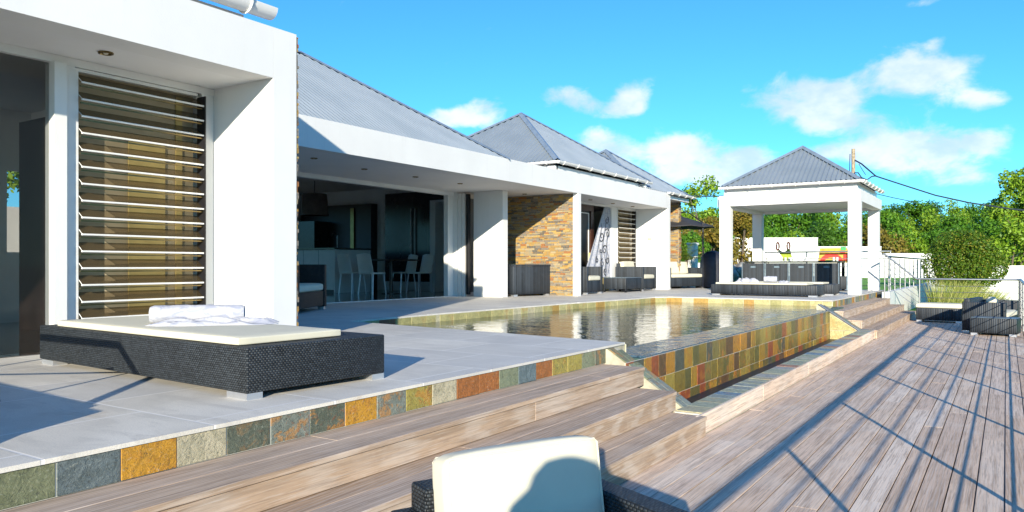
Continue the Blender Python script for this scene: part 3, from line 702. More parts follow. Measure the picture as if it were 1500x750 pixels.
# warm beige panels seen through the louvre blades
dl = MB(); dl.box(-7.135, -7.12, 4.12, 4.50, .06, 2.0); dl.box(-7.135, -7.12, 4.62, 4.69, .06, 2.5); dl.obj('inner_screen', 'beige', house)
louvre(house, XB, 21.6, 22.84, .06, 2.56, .155, 50, 'blindgrey')
fx = MB()
fx.box(-7.06, -6.985, 3.455, 3.547, 0, 2.55); fx.box(-7.10, -6.94, 3.35, 3.455, 0, 2.55); fx.box(-7.05, -6.99, 4.826, 4.968, 0, 2.55); fx.box(-7.06, -6.98, -6, 4.968, 2.55, 2.62); fx.box(-7.05, -7.0, 3.547, 4.826, 0, .06)
fx.obj('window_frame', 'frame', house)
gd_ = MB(); gd_.box(-7.045, -7.035, -2.5, 3.35, .02, 2.55); gd_.obj('sliding_door', 'doorglass', house)
# front room shell
fr = MB(); fr.box(-11.3, -11.2, 2.0, 4.80, 0, 3); fr.box(-11.3, -11.2, -6, 2.0, 2.5, 3); fr.box(-11.3, -11.2, 4.80, 5.26, 2.05, 3); fr.box(-11.3, -11.2, 4.80, 5.26, 0, .95); fr.box(-11.2, -9.6, 5.1, 5.26, 0, 3); fr.box(-8.2, -7.14, 4.96, 4.968, 0, 2.6)  # unseen stretch of the rear wall opened up so sky light enters
fr.obj('inner_wall', 'innerwall', house)
fb = MB(); fb.box(-11.2, -8.0, -6, 5.1, 2.86, 2.95); fb.box(-8.0, -7.052, -6, 4.968, 2.70, 2.76); fb.obj('ceiling', 'white2', house)
ff = MB(); ff.box(-11.2, -7.0, -6, 4.96, -.03, .006); ff.obj('polished_floor', 'innerfloor', house)
wd = MB(); wd.box(-10.0, -7.6, 4.42, 4.95, 0, 2.50); wd.obj('dark_partition', 'darkwood', house)
sw = MB(); sw.rbox(-6.62, -6.50, 4.955, 4.9695, 1.49, 1.60, .004); sw.obj('light_switch', 'frame', house)
vs_ = MB(); vs_.rbox(-9.75, -9.62, 22.985, 22.9995, 1.60, 1.66, .003); vs_.obj('wall_vent', 'blindgrey', house)
for (x, y) in [(-6.55, 3.585), (-9.88, 8.974), (-10.19, 10.5), (-10.2, 12.0), (-10.2, 13.52), (-10.31, 16.4), (-9.68, 18.83), (-9.70, 20.31), (-9.69, 21.7)]:
    z = 2.62 if x > -7 else 2.602
    d = MB(); d.lathe([(.062, 0), (.062, -.012), (.048, -.016), (.040, -.006), (.040, -.002)], (x, y, z), 18); do = d.obj('downlight', 'bronze', house, smooth=True)
    d = MB(); d.lathe([(.022, -.006), (.018, -.014), (.006, -.017)], (x, y, z), 12); d.obj('lamp_lens', 'glow', do, smooth=True)
# roofs: three hips over the long wing, and the front block
hip_roof(house, -9.06, 4.0, 13.80, 3.065, .667, 6.2, .115, .016)
hip_roof(house, -9.02, 15.83, 21.5, 3.30, .667, 5.67, .135, .018)
hip_roof(house, -9.06, 20.85, 25.3, 3.10, .69, 4.45, .16, .02)
pl = MB(); pl.box(-14.4, -9.27, 16.05, 21.3, 3.0, 3.235); pl.box(-9.27, -9.14, 15.99, 21.25, 3.02, 3.20); pl.box(-14.5, -9.14, 15.93, 16.05, 3.02, 3.20); pl.box(-13.2, -9.27, 21.6, 25.1, 2.95, 3.08); pl.box(-9.27, -9.14, 23.21, 25.15, 2.93, 3.05); pl.obj('eaves_board', 'pvc', house)
gutter(house, [(-14.6, 15.80, 3.285), (-9.0, 15.80, 3.285), (-9.0, 21.5, 3.285)], step=.72)
gutter(house, [(-9.0, 22.95, 3.115), (-9.0, 25.35, 3.115)], step=.6)
rp = MB(); rp.box(-9.2, -9.07, 21.22, 21.34, 3.03, 3.23); rp.obj('rain_outlet', 'pvc', house)
fr_ = MB(); slf = math.hypot(1, .32)
corr_face(fr_, (-6.26, -6, 3.38), (0, 1, 0), (-1, 0, .32), 11.05, lambda t: 2.6*slf, .078, .014); fr_.obj('roof', 'roof', house)
fe = MB(); fe.box(-8.8, -6.45, -6, 4.93, 3.12, 3.30); fe.obj('eaves_board', 'pvc', house)
gutter(house, [(-6.24, -6, 3.36), (-6.24, 5.10, 3.36)], r=.105, step=.62)
vp = MB(); vp.lathe([(.10, -.7), (.10, .10), (.16, .11), (.16, .15), (.03, .22)], (-12.2, 26.6, 3.75), 14); vp.obj('vent_pipe', 'alu', house, smooth=True)

# ================================================================== gazebo
gz = thing('gazebo', 'white four column gazebo with a grey corrugated pyramid roof at the end of the pool', 'gazebo', (-5.1, 23.85, 0))
for (x, y) in [(-6.97, 21.7), (-3.52, 21.7), (-7.15, 25.75), (-3.60, 25.75)]:
    c = MB(); c.rbox(x, x+.305, y, y+.29, 0, 2.478, .004, 1); c.obj('column', 'white', gz)
bm_ = MB()
bm_.box(-6.97, -3.215, 21.702, 21.95, 2.48, 2.78); bm_.box(-7.15, -3.29, 25.78, 26.03, 2.482, 2.78)
bm_.box(-3.50, -3.215, 21.952, 25.778, 2.481, 2.778); bm_.box(-7.1, -6.8, 21.952, 25.778, 2.481, 2.778); bm_.obj('beam', 'white', gz)
cl = MB(); cl.box(-6.8, -3.5, 21.95, 25.78, 2.56, 2.62); cl.obj('ceiling', 'white2', gz)
fb = MB(); fb.box(-6.84, -3.29, 21.72, 25.3, 2.781, 2.985); fb.obj('eaves_board', 'pvc', gz)
hip_roof(gz, -3.19, 21.55, 25.25, 3.03, .67, 3.66, pitch=.125, amp=.018)
gutter(gz, [(-6.92, 21.50, 3.01), (-3.14, 21.50, 3.01), (-3.14, 25.35, 3.01)], r=.068, step=.62)

# ================================================================== railings
def rail_post(parent, x, y, z0, z1, r=.021):
    p = MB(); p.lathe([(.045, 0), (.045, .008), (r, .01), (r, z1-z0)], (x, y, z0), 12); return p.obj('post', 'steel', parent, smooth=True)
sr = thing('cable_railing', 'steel post and cable railing along the sea side of the wooden deck', 'railing', (.31, 12, ZD))
XR, ZR = .31, ZD+1.075
for y in (-2.0, .2, 2.5, 4.9, 7.45, 9.65, 11.85, 14.05, 16.15, 18.15, 20.15, 22.15, 24.1): rail_post(sr, XR, y, ZD, ZR)
t = MB(); t.tube([(XR, -4, ZR), (XR, 24.1, ZR)], .034, 10); t.obj('handrail', 'steel', sr, smooth=True)
for k in range(5):
    z = ZD+.16+k*.175; t = MB(); t.tube([(XR, -4, z), (XR, 24.1, z)], .007, 6); t.obj('cable', 'steel', sr)
fr = thing('cable_railing', 'steel cable railing across the far end of the deck behind the ottoman', 'railing', (-.9, 24.18, ZD))
Yf = 24.2
t = MB(); t.tube([(-3.02, Yf, 1.10), (-2.94, Yf, 1.10), (-2.13, Yf, .39), (.31, Yf, .39)], .026, 10); t.obj('handrail', 'steel', fr, smooth=True)
rail_post(fr, -2.94, Yf, -.165, 1.09); rail_post(fr, -2.05, Yf, ZD, .39); rail_post(fr, .29, Yf, ZD, .39)
for k in range(5):
    z = .39-.19-k*.165; t = MB(); t.tube([(-2.94, Yf, z+.71), (-2.05, Yf, z), (.29, Yf, z)], .007, 6); t.obj('cable', 'steel', fr)
lr_ = thing('lawn_railing', 'steel cable railing running away along the top of the lawn retaining wall', 'railing', (-2.95, 35, 0))
t = MB(); t.tube([(-2.95, 24.6, 1.04), (-2.95, 50, 1.04)], .028, 8); t.obj('handrail', 'bronze', lr_, smooth=True)
y = 25.2
while y < 50: rail_post(lr_, -2.95, y, 0, 1.0, .026); y += 1.45
for k in range(5):
    z = .16+k*.165; t = MB(); t.tube([(-2.95, 24.6, z), (-2.95, 50, z)], .007, 5); t.obj('cable', 'steel', lr_)
br = thing('back_railing', 'grey two bar railing behind the bar table of the gazebo', 'railing', (-5, 26.2, 0))
t = MB(); t.rbox(-6.85, -3.0, 26.16, 26.22, 1.195, 1.24, .006); t.obj('handrail', 'steel', br)
t = MB(); t.rbox(-6.85, -3.0, 26.17, 26.2, .98, 1.005, .004); t.obj('lower_bar', 'steel', br)
for k in range(4): t = MB(); z = .14+k*.2; t.tube([(-6.85, 26.18, z), (-3.0, 26.18, z)], .007, 5); t.obj('cable', 'steel', br)
for x in (-6.8, -5.5, -4.2, -3.38, -3.02): rail_post(br, x, 26.19, 0, 1.2)
rw = MB(); rw.box(-3.05, -2.85, 24.45, 56, -1.5, 0); tag(rw.obj('retaining_wall', 'white'), 'low white retaining wall holding up the lawn beyond the gazebo steps', 'wall')

# ================================================================== furniture
def daybed(name, label, loc, rz, L, W, mat, grp=None, hz=.30, cush=None):
    """long axis along -x from the origin corner; y = width"""
    t = thing(name, label, 'daybed', loc, rz, grp)
    b = MB(); b.rbox(-L, 0, 0, W, .038, hz, .010, 2); b.obj('wicker_base', mat, t, smooth=True, world=False)
    c0, c1, d0, d1 = cush
    c = MB(); c.cushion(c0, c1, d0, d1, hz+.001, hz+.05, .004, .22, 16); c.obj('mattress', 'cush', t, smooth=True, world=False)
    for (x, y) in ((-.206, .002), (-L+.04, .002), (-.206, W-.108), (-L+.04, W-.108)):
        f = MB(); f.box(x, x+.2, y, y+.105, 0, .0375); f.obj('foot', 'alu', t, world=False)
    return t
daybed('daybed', 'large charcoal wicker daybed with cream mattress in front of the louvred window', (-3.62, 2.79, 0), R(-3.6), 2.76, 1.07, 'wicker', cush=(-2.52, -.13, .03, .80))
daybed('daybed', 'charcoal wicker daybed on the terrace just left of the frame, casting a shadow', (-3.46, -.08, 0), R(-3.6), 2.9, 1.0, 'wicker', hz=.36, cush=(-2.8, -.1, .05, .9))
daybed('daybed', 'front charcoal wicker daybed by the pool edge under the gazebo', (-3.84, 19.42, 0), R(-2), 2.66, .78, 'wickerfar', 'daybeds under the gazebo', .285, (-2.55, -.25, .06, .72))
daybed('daybed', 'rear charcoal wicker daybed between the front daybed and the bar table', (-3.72, 20.75, 0), R(-2), 2.66, .78, 'wickerfar', 'daybeds under the gazebo', .285, (-2.55, -.25, .06, .72))

def towel_roll(a, b, r, label, grp=None, n=26, flat=.92):
    a, b = Vector(a), Vector(b); d = (b-a).normalized(); s_ = d.cross(Vector((0, 0, 1))).normalized(); L = (b-a).length
    mb = MB(); m = 30; vs = []
    for i in range(n+1):
        t = i/n; rr = r*(1+.02*math.sin(t*23)+.012*math.sin(t*51+1))
        if i in (0, n): rr *= .86
        for k in range(m):
            an = 2*math.pi*k/m; q = rr*(1+.02*math.sin(3*an+t*6)+.012*math.sin(7*an+t*11))
            vs.append(a+d*(t*L)+s_*q*math.cos(an)+Vector((0, 0, r*flat+q*flat*math.sin(an))))
    fs = [(i*m+k, i*m+(k+1) % m, (i+1)*m+(k+1) % m, (i+1)*m+k) for i in range(n) for k in range(m)]
    # spiral ends
    fs += [tuple(range(m))[::-1], tuple(range(n*m, (n+1)*m))]
    mb.add(vs, fs); return tag(mb.obj('rolled_towel', 'towel', smooth=True, angle=60), label, 'towel', grp)
def rumple(c, rx, ry, h, rz, label, grp=None, seed=1):
    rnd = random.Random(seed); mb = MB(); n = 30; vs = []; ph = [rnd.uniform(0, 6) for _ in range(6)]
    ca, sa = math.cos(rz), math.sin(rz)
    for side in (1, 0):
        for i in range(n+1):
            for j in range(n+1):
                u, v = i/n*2-1, j/n*2-1; edge = max(abs(u), abs(v)); k = max(0, 1-edge**6)
                z = h*(.35+.65*abs(math.sin(u*5+ph[0]+v*2.3))*abs(math.cos(v*3.1+ph[1]+u)))*k+.2*h*math.sin(u*13+v*9+ph[2])*k
                z = max(.004, z)*side
                x_, y_ = u*rx*(1+.1*math.sin(v*5+ph[3])), v*ry*(1+.12*math.sin(u*6+ph[4])); vs.append((c[0]+x_*ca-y_*sa, c[1]+x_*sa+y_*ca, c[2]+z))
    m = n+1; N = m*m
    fs = [(i*m+j, (i+1)*m+j, (i+1)*m+j+1, i*m+j+1) for i in range(n) for j in range(n)]
    fs += [(N+i*m+j, N+i*m+j+1, N+(i+1)*m+j+1, N+(i+1)*m+j) for i in range(n) for j in range(n)]
    for i in range(n):
        for a, b in (((i, 0), (i+1, 0)), ((i+1, n), (i, n)), ((0, i+1), (0, i)), ((n, i), (n, i+1))):
            A, B = a[0]*m+a[1], b[0]*m+b[1]; fs.append((A, N+A, N+B, B))
    mb.add(vs, fs); return tag(mb.obj('folded_towel', 'towel', smooth=True, angle=60), label, 'towel', grp)
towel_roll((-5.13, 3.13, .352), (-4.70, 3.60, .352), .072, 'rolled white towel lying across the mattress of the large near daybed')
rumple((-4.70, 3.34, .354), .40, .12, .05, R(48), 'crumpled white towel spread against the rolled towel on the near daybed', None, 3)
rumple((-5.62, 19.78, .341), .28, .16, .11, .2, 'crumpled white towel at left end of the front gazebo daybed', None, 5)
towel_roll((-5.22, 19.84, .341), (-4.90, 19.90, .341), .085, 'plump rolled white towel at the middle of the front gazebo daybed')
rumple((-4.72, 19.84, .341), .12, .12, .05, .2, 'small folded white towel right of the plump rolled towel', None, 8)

def armchair(name, label, loc, rz, W, D, mat, grp=None, arm=.60, back=.66, seat=.30, cush=True, bcush=True, t_=.11, foot=.05, bch=.40):
    """faces +x; y across"""
    t = thing(name, label, 'armchair', loc, rz, grp)
    b = MB(); b.rbox(0, .13, t_*.75, W-t_*.75, foot, back, .012, 3); b.obj('backrest', mat, t, smooth=True, world=False)
    for y in (0, W-t_):
        b = MB(); b.rbox(0.0 if back <= arm else .0, D, y, y+t_, foot, arm, .012, 3); b.obj('armrest', mat, t, smooth=True, world=False)
    b = MB(); b.rbox(.135, D-.02, t_+.004, W-t_-.004, foot+.02, seat, .01, 2); b.obj('seat_base', mat, t, smooth=True, world=False)
    if cush: c = MB(); c.cushion(.15, D-.01, t_+.012, W-t_-.012, seat+.002, seat+.13, .012, .3); c.obj('seat_cushion', 'cush', t, smooth=True, world=False)
    if bcush: 
        c = MB(); c.M = Matrix.Translation((.20, W/2, seat+.135)) @ Matrix.Rotation(R(-9), 4, 'Y'); c.cushion(-.06, .07, -W/2+t_+.01, W/2-t_-.01, 0, bch, .012, .2); bc_ = c.obj('back_cushion', 'cush', t, smooth=True, world=False)
        c = MB(); c.M = Matrix.Translation((.20, W/2, seat+.135)) @ Matrix.Rotation(R(-9), 4, 'Y'); a_, b_2 = -W/2+t_+.018, W/2-t_-.018
        for xx in (-.052, .062): c.tube([(xx, a_, .012), (xx, a_, bch-.02), (xx, a_+.012, bch-.007), (xx, b_2-.012, bch-.007), (xx, b_2, bch-.02), (xx, b_2, .012)], .0045, 6)
        c.obj('piping', 'cush', bc_, smooth=True, world=False)
    for (x, y) in ((.02, .01), (D-.13, .01), (.02, W-.11), (D-.13, W-.11)):
        f = MB(); f.rbox(x, x+.11, y, y+.10, 0, foot-.001, .003, 1); f.obj('foot', 'alu', t, world=False)
    return t
# foreground armchair on the deck below the steps: faces away from the steps
armchair('armchair', 'charcoal wicker armchair with tall cream back cushion in the foreground below the steps', (-1.84, 2.02, ZD), R(-25), .90, .86, 'wicker', arm=.575, back=.665, seat=.28, bch=.365)
ac = [o for o in COL.objects if o.name.startswith('back_cushion')][-1]
# bedroom terrace set
armchair('armchair', 'wicker armchair with white seat in front of the patterned curtain', (-10.05, 17.95, 0), R(0), .95, .72, 'wickerfar', 'armchairs outside the bedroom', .74, .745, .36, True, False, .10)
armchair('armchair', 'wicker armchair with folded cushion on its seat below the narrow louvred window', (-10.12, 21.35, 0), R(0), 1.05, .92, 'wickerfar', 'armchairs outside the bedroom', .735, .84, .36, True, True, .10)
armchair('sofa', 'wicker sofa with white seat pad past the last white column', (-10.1, 23.95, 0), R(-20), 1.8, .9, 'wickerfar', None, .70, .72, .36, True, True, .10)
ct = thing('coffee_table', 'low square wicker coffee table between the bedroom armchairs', 'table', (-9.45, 20.35, 0))
b = MB(); b.rbox(-.36, .36, -.45, .65, .09, .41, .008, 2); b.obj('table_body', 'wickerfar', ct, smooth=True, world=False)
b = MB(); b.rbox(-.37, .37, -.46, .66, .411, .425, .004, 1); b.obj('table_top', 'zinc', ct, world=False)
for (x, y) in ((-.36, -.45), (.31, -.45), (-.36, .6), (.31, .6)): f = MB(); f.box(x, x+.05, y, y+.05, 0, .089); f.obj('leg', 'wickerfar', ct, world=False)
# cabinet by the stone wall
cb = thing('storage_cabinet', 'dark grey wicker storage chest against the stacked stone wall', 'cabinet', (-10.23, 15.75, 0), R(0))
an = math.atan2(1.15, .38)
cb.rotation_euler.z = an
b = MB(); b.rbox(0, 1.21, 0, .42, .045, .755, .006, 2); b.obj('chest_body', 'wickerfar', cb, smooth=True, world=False)
b = MB(); b.rbox(-.012, 1.222, -.012, .432, .757, .80, .006, 2); b.obj('lid', 'wickerfar', cb, smooth=True, world=False)
for x in (.02, 1.07): b = MB(); b.box(x, x+.12, .01, .12, 0, .044); b.obj('foot', 'alu', cb, world=False)

# curtain with swirls
cu = MB(); NC, NR = 40, 24; yr = 21.18
def ledge_l(z): return 19.25+(z-0.0)/2.56*1.45
vs = []
for j in range(NR+1):
    z = .42+2.14*j/NR
    yl = 19.40+(z-.42)/2.14*1.36
    for i in range(NC+1):
        s_ = i/NC; y = yl+(yr-yl)*s_; vs.append((-10.215+.022*math.sin(s_*26+z*.6), y, z))
cu.add(vs, [(j*(NC+1)+i, j*(NC+1)+i+1, (j+1)*(NC+1)+i+1, (j+1)*(NC+1)+i) for j in range(NR) for i in range(NC)])
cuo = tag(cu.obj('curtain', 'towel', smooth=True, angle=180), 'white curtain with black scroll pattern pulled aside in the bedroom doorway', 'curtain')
sc_ = MB()
def swirl(cy, cz, r0, turns, a0, hand=1):
    pts = []
    for k in range(26):
        t = k/25; a = a0+hand*t*turns*2*math.pi; r = r0*(1-.85*t); pts.append((-10.186, cy+r*math.cos(a), cz+r*math.sin(a)))
    sc_.tube(pts, [.013-.006*k/25 for k in range(26)], 5)
for q in [(20.75, 1.25, .15, 1.3, .5, 1), (20.95, 1.75, .16, 1.3, 2.5, -1), (20.6, .85, .13, 1.2, 1.5, 1), (20.35, .62, .12, 1.3, .2, -1), (20.95, .95, .12, 1.2, 3, 1), (20.55, 1.65, .16, 1.2, 4, 1),
          (20.9, 2.15, .13, 1.2, 1, -1), (20.25, .95, .10, 1.2, 2, 1), (20.8, .60, .12, 1.2, 5, -1), (20.5, 1.22, .08, 1.1, 0, -1)]: swirl(*q)
for y0 in (20.45, 20.72, 20.98):
    sc_.tube([(-10.186, y0+.09*math.sin(k*.7), .55+k*.125) for k in range(13)], .006, 4)
sc_.obj('scroll_print', 'dark', cuo)
bp = MB(); bp.rbox(-10.30, -10.24, 19.9, 21.18, .02, 1.15, .01); tag(bp.obj('wooden_headboard', 'beige'), 'tan wooden panel showing below the bedroom curtain', 'panel')

# living room
armchair('sofa', 'dark brown wicker sofa with pale seat pad in the shade behind the white pillar', (-10.01, 7.69, 0), R(30), 1.55, .82, 'wickerbrown', None, .79, .80, .33, True, False, .12)
ki = thing('kitchen_island', 'long pale kitchen island with dark worktop inside the open living room', 'kitchen island', (-15.5, 14.8, 0))
b = MB(); b.box(-19.0, -15.48, 14.79, 15.6, .10, 1.21); b.obj('cabinet_fronts', 'kit', ki); b = MB(); b.box(-15.478, -15.44, 14.77, 16.15, .01, 1.215); b.obj('end_panel', 'kit', ki)
b = MB(); b.box(-19, -15.40, 14.72, 16.2, 1.217, 1.26); b.obj('worktop', 'worktop', ki); b = MB(); b.box(-18.9, -15.55, 14.85, 15.5, 0, .099); b.obj('plinth', 'dark', ki)
b = MB(); 
for k in range(1, 5): b.box(-15.48-.62*k-.004, -15.48-.62*k+.004, 14.786, 14.7895, .11, 1.2)
b.obj('door_gap', 'dark', ki)
tp = MB(); tp.tube([(-15.9, 15.3, 1.26), (-15.9, 15.3, 1.62), (-15.9, 15.16, 1.68), (-15.9, 15.08, 1.6)], .014, 8); tp.obj('tap', 'steel', ki, smooth=True)
tcab = thing('tall_cabinet', 'tall dark double door cabinet with long steel handles on the far wall of living room', 'cabinet', (-15, 17.7, 0))
b = MB(); b.box(-16.25, -15.09, 17.66, 17.79, .28, 3.0); b.obj('door', 'fridge', tcab); b = MB(); b.box(-15.08, -13.87, 17.66, 17.79, .28, 3.0); b.obj('door', 'fridge', tcab)
for x in (-15.16, -15.0): b = MB(); b.tube([(x, 17.62, 1.05), (x, 17.62, 2.5)], .02, 8); b.obj('handle', 'steel', tcab, smooth=True)
b = MB(); b.box(-16.25, -13.87, 17.67, 17.79, .02, .275); b.obj('kick_board', 'kit', tcab)
nc = thing('wall_unit', 'dark recessed kitchen wall unit with a gold tinted strip left of tall cabinet', 'cabinet', (-18, 17.7, 0))
b = MB(); b.box(-19.9, -16.7, 17.5, 17.79, 0, 2.72); b.obj('unit_body', 'dark', nc); b = MB(); b.box(-17.55, -17.40, 17.45, 17.499, .9, 2.6); b.obj('tinted_strip', 'bronze', nc); 
b = MB(); b.box(-19.9, -18.6, 16.9, 17.49, 0, 2.2); b.obj('side_unit', 'fridge', nc)
pe = thing('pendant_lamp', 'brown drum shade hood lamp hanging over the kitchen island', 'lamp', (-16.6, 15.1, 2.1))
b = MB(); b.lathe([(.40, 0), (.34, .62), (.30, .62), (.36, .0)], (0, 0, .1), 24); b.obj('shade', 'lampsh', pe, smooth=True, world=False); b = MB(); b.tube([(0, 0, .70), (0, 0, 1.1)], .012, 6); b.obj('cord', 'dark', pe, world=False)
dt = thing('bar_table', 'high dark bar table among the four white chairs in the living room', 'table', (-14.0, 15.3, 0))
b = MB(); b.rbox(-.42, .42, -.55, .85, .90, .94, .006); b.obj('table_top', 'darkwood', dt, world=False); b = MB(); b.lathe([(.26, 0), (.26, .02), (.05, .04), (.045, .9)], (0, .15, 0), 14); b.obj('pedestal', 'darkwood', dt, smooth=True, world=False)
def dchair(label, loc, rz):
    t = thing('dining_chair', label, 'chair', loc, rz, 'white plastic chairs at the bar table')
    s = MB(); s.rbox(-.25, .25, -.25, .25, .545, .59, .02, 3); s.obj('seat', 'chairp', t, smooth=True, world=False)
    b = MB(); vs = []; n, m = 8, 10
    for k in (0, 1):
        for i in range(n+1):
            for j in range(m+1):
                u = i/n*2-1; v = j/m; wdt = .25-.02*v; top = .50*v*(1-.07*u*u*v)
                vs.append((u*wdt, -.25-.10*v+.05*u*u*(-1)+.05+(.02 if k else 0), .59+top))
    N = (n+1)*(m+1); I = lambda i, j: i*(m+1)+j
    fs = [(I(i, j), I(i+1, j), I(i+1, j+1), I(i, j+1)) for i in range(n) for j in range(m)]+[(N+I(i, j), N+I(i, j+1), N+I(i+1, j+1), N+I(i+1, j)) for i in range(n) for j in range(m)]
    for i in range(n): fs += [(I(i, 0), N+I(i, 0), N+I(i+1, 0), I(i+1, 0)), (I(i, m), I(i+1, m), N+I(i+1, m), N+I(i, m))]
    for j in range(m): fs += [(I(0, j), I(0, j+1), N+I(0, j+1), N+I(0, j)), (I(n, j), N+I(n, j), N+I(n, j+1), I(n, j+1))]
    b.add(vs, fs); b.obj('backrest', 'chairp', t, smooth=True, world=False)
    for sx in (-1, 1):
        for sy in (-1, 1): l = MB(); l.tube([(sx*.21, sy*.21, .55), (sx*.25, sy*.26, 0)], [.022, .015], 8); l.obj('leg', 'alu', t, smooth=True, world=False)
    return t
c0 = dchair('white plastic chair leftmost at the bar table, its back to the terrace', (-14.75, 14.75, 0), R(-2))
copy_tree(c0, None, (-14.0, 14.72, 0), R(2), 'white plastic chair with its back to the terrace, nearest the front of bar table')
copy_tree(c0, None, (-14.35, 16.35, 0), R(165), 'white plastic chair behind the bar table, left of the far pair')
copy_tree(c0, None, (-13.55, 16.1, 0), R(172), 'white plastic chair behind the bar table, rightmost of the four')

# deck furniture at the far end
ot = thing('ottoman', 'long charcoal wicker ottoman with white pad at the far end of deck', 'ottoman', (-1.42, 22.3, ZD), R(-4))
b = MB(); b.rbox(-.51, .51, -.28, .30, .05, .355, .01, 2); b.obj('wicker_base', 'wickerfar', ot, smooth=True, world=False)
b = MB(); b.cushion(-.52, .52, -.29, .31, .357, .475, .012, .3); b.obj('seat_cushion', 'cush', ot, smooth=True, world=False)
for (x, y) in ((-.5, -.275), (.38, -.275), (-.5, .19), (.38, .19)): f = MB(); f.box(x, x+.12, y, y+.1, 0, .049); f.obj('foot', 'alu', ot, world=False)
fs_ = thing('sofa', 'charcoal wicker sofa seen from its side by the deck corner post', 'sofa', (-.25, 19.6, ZD), R(-8))
b = MB(); b.rbox(-.47, .33, -.62, -.50, .05, .66, .01, 2); b.obj('armrest', 'wickerfar', fs_, smooth=True, world=False)
b = MB(); b.rbox(-.40, .33, 1.0, 1.12, .05, .66, .01, 2); b.obj('armrest', 'wickerfar', fs_, smooth=True, world=False)
b = MB(); b.rbox(-.46, -.34, -.495, .995, .05, .72, .01, 2); b.obj('backrest', 'wickerfar', fs_, smooth=True, world=False)
b = MB(); b.rbox(-.335, .33, -.495, .995, .07, .33, .01, 2); b.obj('seat_base', 'wickerfar', fs_, smooth=True, world=False)
b = MB(); b.cushion(-.33, .34, -.48, .98, .332, .45, .012, .3); b.obj('seat_cushion', 'cush', fs_, smooth=True, world=False)
b = MB(); b.M = Matrix.Translation((.13, -.38, .46)) @ Matrix.Rotation(R(12), 4, 'X'); b.cushion(-.17, .02, -.06, .07, 0, .30, .02, .4); b.obj('throw_cushion', 'cush', fs_, smooth=True, world=False)
for (x, y) in ((-.46, -.6), (.2, -.6)): f = MB(); f.box(x, x+.12, y, y+.1, 0, .049); f.obj('foot', 'alu', fs_, world=False)
lb = thing('side_table', 'low charcoal wicker box table in front of the far deck sofa', 'table', (-.19, 18.66, ZD), R(-8))
b = MB(); b.rbox(-.41, .41, -.26, .28, .05, .36, .01, 2); b.obj('wicker_base', 'wickerfar', lb, smooth=True, world=False)
b = MB(); b.rbox(-.40, .40, -.25, .27, .361, .372, .004, 1); b.obj('glass_top', 'zinc', lb, world=False)
for (x, y) in ((-.4, -.255), (.28, -.255), (-.4, .17), (.28, .17)): f = MB(); f.box(x, x+.12, y, y+.1, 0, .049); f.obj('foot', 'alu', lb, world=False)

# bar under the gazebo
bt = thing('bar_table', 'long dark wicker bar table with chairs tucked under it in the gazebo', 'table', (-5.65, 25.05, 0))
b = MB(); b.rbox(-7.10, -4.2, 24.62, 25.5, .86, .905, .006); b.obj('table_top', 'worktop', bt)
for (x, y) in ((-7.08, 24.66), (-4.30, 24.66), (-7.08, 25.4), (-4.30, 25.4)): b = MB(); b.box(x, x+.08, y, y+.08, 0, .859); b.obj('leg', 'wickerfar', bt)
def cubechair(label, loc, rz, W=.72):
    t = thing('cube_chair', label, 'chair', loc, rz, 'wicker cube chairs around the gazebo bar table')
    b = MB(); h = W/2-.004
    for (x0, x1, z0, z1) in ((-h, h, .02, .70), (-h, -.09, .70, .77), (.09, h, .70, .77), (-h, h, .77, .845)): b.box(x0, x1, 0, .06, z0, z1)
    b.obj('backrest', 'wickerfar', t, world=False)
    e = MB(); e.box(-h-.001, -h+.022, -.004, .064, .02, .846); e.box(h-.022, h+.001, -.004, .064, .02, .846); e.box(-.09, .09, .045, .05, .70, .77); e.obj('edge_trim', 'zinc', t, world=False)
    s_ = MB(); s_.rbox(-h+.02, h-.02, .065, .58, .05, .44, .008); s_.obj('seat', 'wickerfar', t, smooth=True, world=False)
    return t
cc = cubechair('wicker cube chair first from the left along the front of the gazebo bar table', (-6.78, 24.5, 0), 0)
for k, nme in enumerate(('second', 'third', 'fourth')):
    copy_tree(cc, None, (-6.78+.735*(k+1), 24.5, 0), 0, f'wicker cube chair {nme} from the left along the front of the gazebo bar table')
copy_tree(cc, None, (-3.98, 25.05, 0), R(90), 'wicker cube chair closing the sunlit right end of the gazebo bar table')
def glassware(label, loc, rnd):
    b = MB(); b.lathe([(.034, 0), (.038, .09), (.040, .12), (.036, .12), (.032, .012)], loc, 10); return tag(b.obj('drinking_glass', 'tumbler', smooth=True), label, 'glass', 'drinking glasses on the gazebo bar table')
for k, x in enumerate((-6.95, -6.86, -6.75, -5.95, -5.85, -5.75, -5.66, -5.45, -5.3, -5.18, -4.42, -4.34)):
    glassware('clear tumbler among the glasses standing on the gazebo bar table', (x, 24.72+.09*(k % 3), .906), k)
# hanging lime bag and printed float behind the railing
bg_ = thing('beach_bag', 'lime green bag with two red loop handles by the gazebo railing', 'bag', (-6.25, 26.4, .9))
b = MB(); b.prism([(-6.36, .93), (-5.98, .93), (-6.07, 1.28), (-6.13, 1.33), (-6.2, 1.25), (-6.32, 1.23), (-6.42, 1.30), (-6.45, 1.24), (-6.34, 1.10), (-6.3, 1.05)], 'y', 26.32, 26.40); b.obj('bag_body', 'lime', bg_)
for x in (-6.47, -6.12):
    b = MB(); b.tube([(x-.045+.045*(1-math.cos(a)), 26.36, 1.30+.13*abs(math.sin(a/2+.0))+.10*math.sin(a)) for a in [math.pi*k/12 for k in range(13)]], .018, 6)
    b = MB(); b.tube([(x+.045*math.cos(a), 26.36, 1.42+.13*math.sin(a)) for a in [2*math.pi*k/16 for k in range(17)]], .026, 6); b.obj('handle', 'red', bg_, smooth=True)
